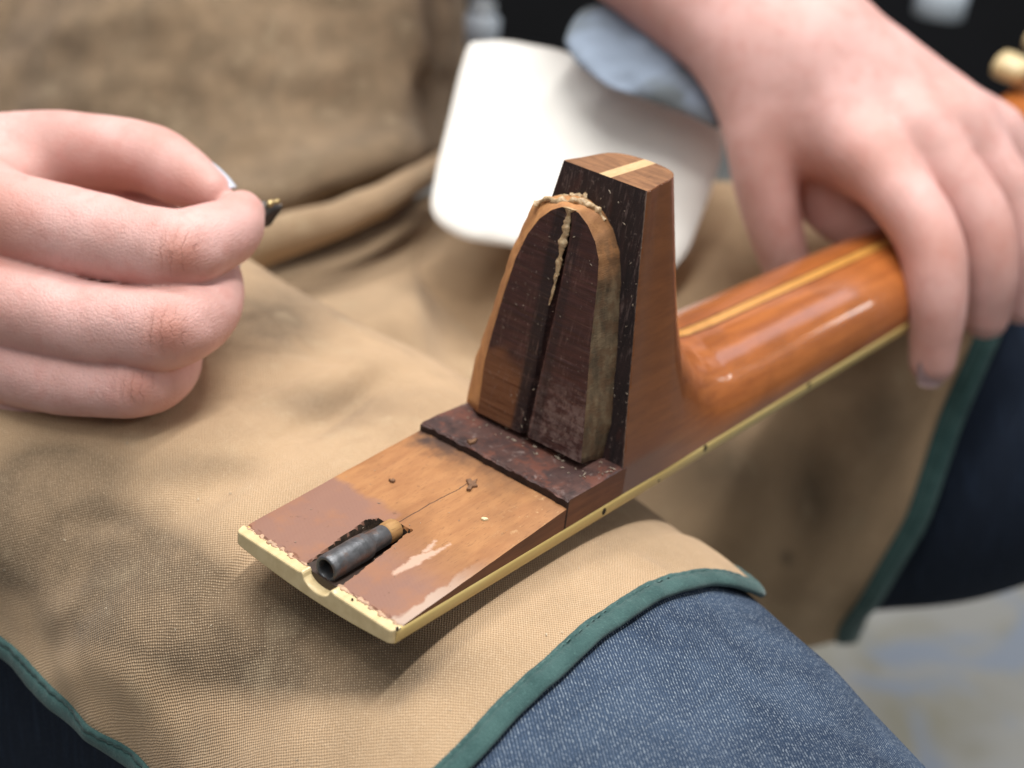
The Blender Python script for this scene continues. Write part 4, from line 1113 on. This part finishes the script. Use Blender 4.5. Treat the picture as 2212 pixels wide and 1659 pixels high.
notch = np.clip(1 - ((YYe + 2.0) / 4.9) ** 2, 0, 1) ** .5 * 2.9 + .35 * np.exp(-((np.abs(YYe + 2.0) - 5.6) / .6) ** 2) * -1
rnd = np.interp(xs, [0, .12, .45, 1.0, 3], [-.55, -.25, -.06, 0, 0])[:, None]
Zt_ = .30 + rnd - notch + .12 * fbm(XX / .8, YYe / 1.2, 0 * XX, 2) * (XX > 2.2)
Zb = -(3.8 + 1.9 * (1 - (YYe / 28.6) ** 2)) - np.interp(xs, [0, .12, .45, 1, 3], [-.5, -.2, -.05, 0, 0])[:, None]
V, F, mi = slab(XX, YYe, Zt_, Zb)
obj('end_binding', V, F, IV_END, neck, smooth=False)
# ragged crumbs of glue along the seam between binding and tongue
xs_ = np.linspace(-27.5, 27.5, 200)
for a, b in ((-27.5, -6.6), (3.4, 27.3)):
    yy = np.linspace(a, b, 110)
    E = np.stack([2.95 + .45 * fbm(yy / 1.6, 0 * yy, 0 * yy, 2), yy, np.full_like(yy, .32)], -1)
    rad = np.clip(.42 * (1 + 1.3 * fbm(yy / 1.1, 0 * yy + 4, 0 * yy, 2)), .05, 1)
    V, F = sweep(E, lambda i: circ(rad[i], 8, .55))
    obj('glue_seam', V, F, simple('seam_glue', (.62, .40, .26), .6, .4, .8), neck)
holes = simple('dark_hole', (.015, .01, .008), .8)
for sg in (1, -1):
    xs_ = np.linspace(1.3, 455, 160)
    E = np.stack([xs_, sg * hw_(xs_), 0 * xs_ - 2.03], -1)
    pr = np.array([(-1.6, -1.6), (-.4, -1.72), (.12, -1.45), (.34, -.8), (.38, 0), (.34, .8), (.14, 1.4), (-.3, 1.58), (-1.6, 1.6)])
    pr = pr * np.array([-sg, 1.26])
    if sg < 0: pr = pr[::-1]
    V, F = sweep(E, lambda i: pr * np.array([-1 if False else 1, 1]))
    o = obj('side_binding', V, F, IV_SIDE, neck)
for (x, y) in ((1305, 1105), (1524, 967), (1748, 833), (1421, 1052)):
    p = on_plane(x, y, (0.016, -1, 0), (0, -28.9, 0))
    r = .95 if (x, y) != (1421, 1052) else .4
    p = np.array([p[0], -hw_(p[0]) - .37, np.clip(p[2], -2.8, -1.2)])
    V = [p + (0, -.06, 0)] + [p + np.array([math.cos(a) * r, -.04, math.sin(a) * r * 1.15]) for a in np.linspace(0, 2 * np.pi, 14)[:-1]] + [p + np.array([math.cos(a) * r, .4, math.sin(a) * r * 1.15]) for a in np.linspace(0, 2 * np.pi, 14)[:-1]]
    F = [[0, 1 + i, 1 + (i + 1) % 13] for i in range(13)] + [[1 + i, 14 + i, 14 + (i + 1) % 13, 1 + (i + 1) % 13] for i in range(13)]
    obj('side_dot', V, F, holes, neck, smooth=False)
for (x, y, r) in ((720, 1155, .26), (957, 1306, .3)):       # small holes in the end
    p = on_plane(*Z2(x, y), (0, 0, 1), (0, 0, .5))
    V = [p + np.array([math.cos(a) * r, math.sin(a) * r * 1.2, .32]) for a in np.linspace(0, 2 * np.pi, 11)[:-1]] + [p + np.array([math.cos(a) * r, math.sin(a) * r * 1.2, -.6]) for a in np.linspace(0, 2 * np.pi, 11)[:-1]]
    F = [list(range(10))] + [[i, 10 + i, 10 + (i + 1) % 10, (i + 1) % 10] for i in range(10)]
    obj('pin_hole', V, F, holes, neck, smooth=False)

# headstock with a tuner, beyond the gripping hand
hd = np.array(unit((1, 0, .26)))
hn = np.array(unit((-.26, 0, 1)))
xs = np.linspace(0, 170, 30); VV = np.linspace(-1, 1, 15)
XX, VV = np.meshgrid(xs, VV, indexing='ij')
wd = np.interp(XX, [0, 18, 40, 120, 170], [21, 30, 50, 50, 40])
P0 = np.array([450., 0, -2])
G = P0 + XX[..., None] * hd + (VV * wd)[..., None] * np.array([0, 1., 0])
V, F, mi = slab(G[..., 0], G[..., 1], G[..., 2] + 15, G[..., 2])
obj('headstock', V, F, VARN, neck, smooth=False)
p = at(2196, 152, 742)
for q in (p, p + hd * 36):
    V, F = sweep(np.array([q + np.array([0, -26., -4]), q + np.array([0, -2., 0]), q + np.array([0, 2, 0])]), lambda i: circ(2.6, 12))
    post = obj('tuner_shaft', V, F, METAL, neck)
    prof = [(-7, 1), (-6.5, 6.5), (-4, 8.2), (0, 8.8), (5, 9.2), (9, 8.8), (10.5, 6), (10.8, .5)]
    ring_tube(prof, q, q + np.array([0, 1., .15]), 18, 'tuner_button', IV_END, (1.15, .8))

# ------------------------------------------------------------------ things behind
def rbox(name, ctr, dims, ax, mat, parent=None, bev=.25, taper=1.0, n=7):
    X, Y, Zx = [np.array(unit(a)) for a in ax]
    bm = bmesh.new(); bmesh.ops.create_cube(bm, size=2)
    bmesh.ops.bevel(bm, geom=bm.edges[:], offset=bev, segments=5, profile=.5, affect='EDGES')
    bmesh.ops.subdivide_edges(bm, edges=bm.edges[:], cuts=1, use_grid_fill=True)
    V = np.array([v.co[:] for v in bm.verts]); F = [[v.index for v in f.verts] for f in bm.faces]; bm.free()
    k = 1 + (taper - 1) * (V[:, 2] + 1) / 2
    V = ctr + (V[:, :1] * k[:, None] * dims[0]) * X + (V[:, 1:2] * k[:, None] * dims[1]) * Y + V[:, 2:] * dims[2] * Zx
    return obj(name, V, F, mat, parent)
GREYB = simple('grey_lid_top', (.38, .42, .45), .55, .1, .02)
Z8 = crop(1500, 0, 1.276)
def pillow(name, outline, d0, slope, H, mat, label, cat, amp, n=120, m=16):
    P = polyline(np.array(outline + [outline[0]], float), n + 1)[:-1]
    c = P.mean(0)
    t = thing(name, at(*Z8(*c), d0), label, cat)
    V, F = [], []
    for side in (-1, 1):
        for i in range(m):
            k = 1 - (i / (m - 1)) ** 1.3
            Q = c + (P - c) * k
            w = np.array([at(*Z8(x, y), d0 + slope * (y - c[1])) for x, y in Q])
            h = H * (1 - k ** 3.5) ** .55
            w = w + side * h * camf + (amp * fbm(w[:, 0] / 26, w[:, 1] / 26, w[:, 2] / 26 + side, 3) * (1 - k ** 6))[:, None] * camf
            V.append(w)
    F = grid_faces(m, n, 0, True) + [f[::-1] for f in grid_faces(m, n, m * n, True)]
    return obj('folded_cloth', np.concatenate(V), F, mat, t)
CLOTHW = simple('white_cloth', (.93, .92, .87), .8, .05, .03)
mb = NT('pale_blue_cloth'); pb_ = mb.pos()
CLOTHB = mb.done(mb.mix(mb.ramp(mb.noise(pb_, .035, 3, .5, .4), .42, .60), (.25, .31, .40), (.15, .18, .20)), .85)
pillow('white_cloth', [(440, 215), (620, 200), (900, 250), (1250, 380), (1500, 520), (1730, 640), (1710, 800), (1650, 980), (1545, 1260), (1440, 1385), (1370, 1365), (1100, 1320), (700, 1245), (420, 1205), (290, 1130), (245, 1050), (280, 850), (340, 600), (390, 380)],
       640, -.035, 6, CLOTHW, 'folded white cloth lying behind the heel of the guitar neck', 'cloth', 2.2)
pillow('blue_cloth', [(920, 210), (950, 120), (1010, 40), (1180, 0), (1450, 130), (1610, 310), (1730, 420), (1745, 560), (1700, 660), (1560, 580), (1350, 510), (1150, 440), (980, 320)],
       622, -.05, 5, CLOTHB, 'crumpled pale blue-grey cloth on the upper edge of the white cloth', 'cloth', 5.0)
def jar(name, c, r, h, mat, label, cat):
    t = thing(name, c, label, cat)
    prof = [(0, .2), (0, r * .92), (h * .06, r), (h * .7, r), (h * .82, r * .72), (h * .86, r * .6), (h, r * .6), (h, .2)]
    V = [np.array(c) + np.array([math.cos(a) * q, math.sin(a) * q, z]) for z, q in prof for a in np.arange(24) / 24 * 2 * np.pi]
    obj('jar_body', V, grid_faces(len(prof), 24, 0, True), mat, t)
    V = [np.array(c) + np.array([math.cos(a) * q, math.sin(a) * q, z]) for z, q in ((h * .88, .2), (h * .88, r * .68), (h * 1.08, r * .68), (h * 1.08, .2)) for a in np.arange(24) / 24 * 2 * np.pi]
    obj('jar_lid', V, grid_faces(4, 24, 0, True), GREYB, t)
PALE = simple('pale_grey_glass', (.40, .46, .52), .4, .1, .02)
jar('jar', at(1035, 95, 1000), 13, 26, PALE, 'small pale grey jar in the dark beside the belly of the apron', 'jar')
jar('jar', at(2025, 35, 1150), 20, 30, PALE, 'dim grey jar in the dark above the gripping hand', 'jar')
SHELF = simple('black_bench', (.010, .011, .014), .7, .3, .01)
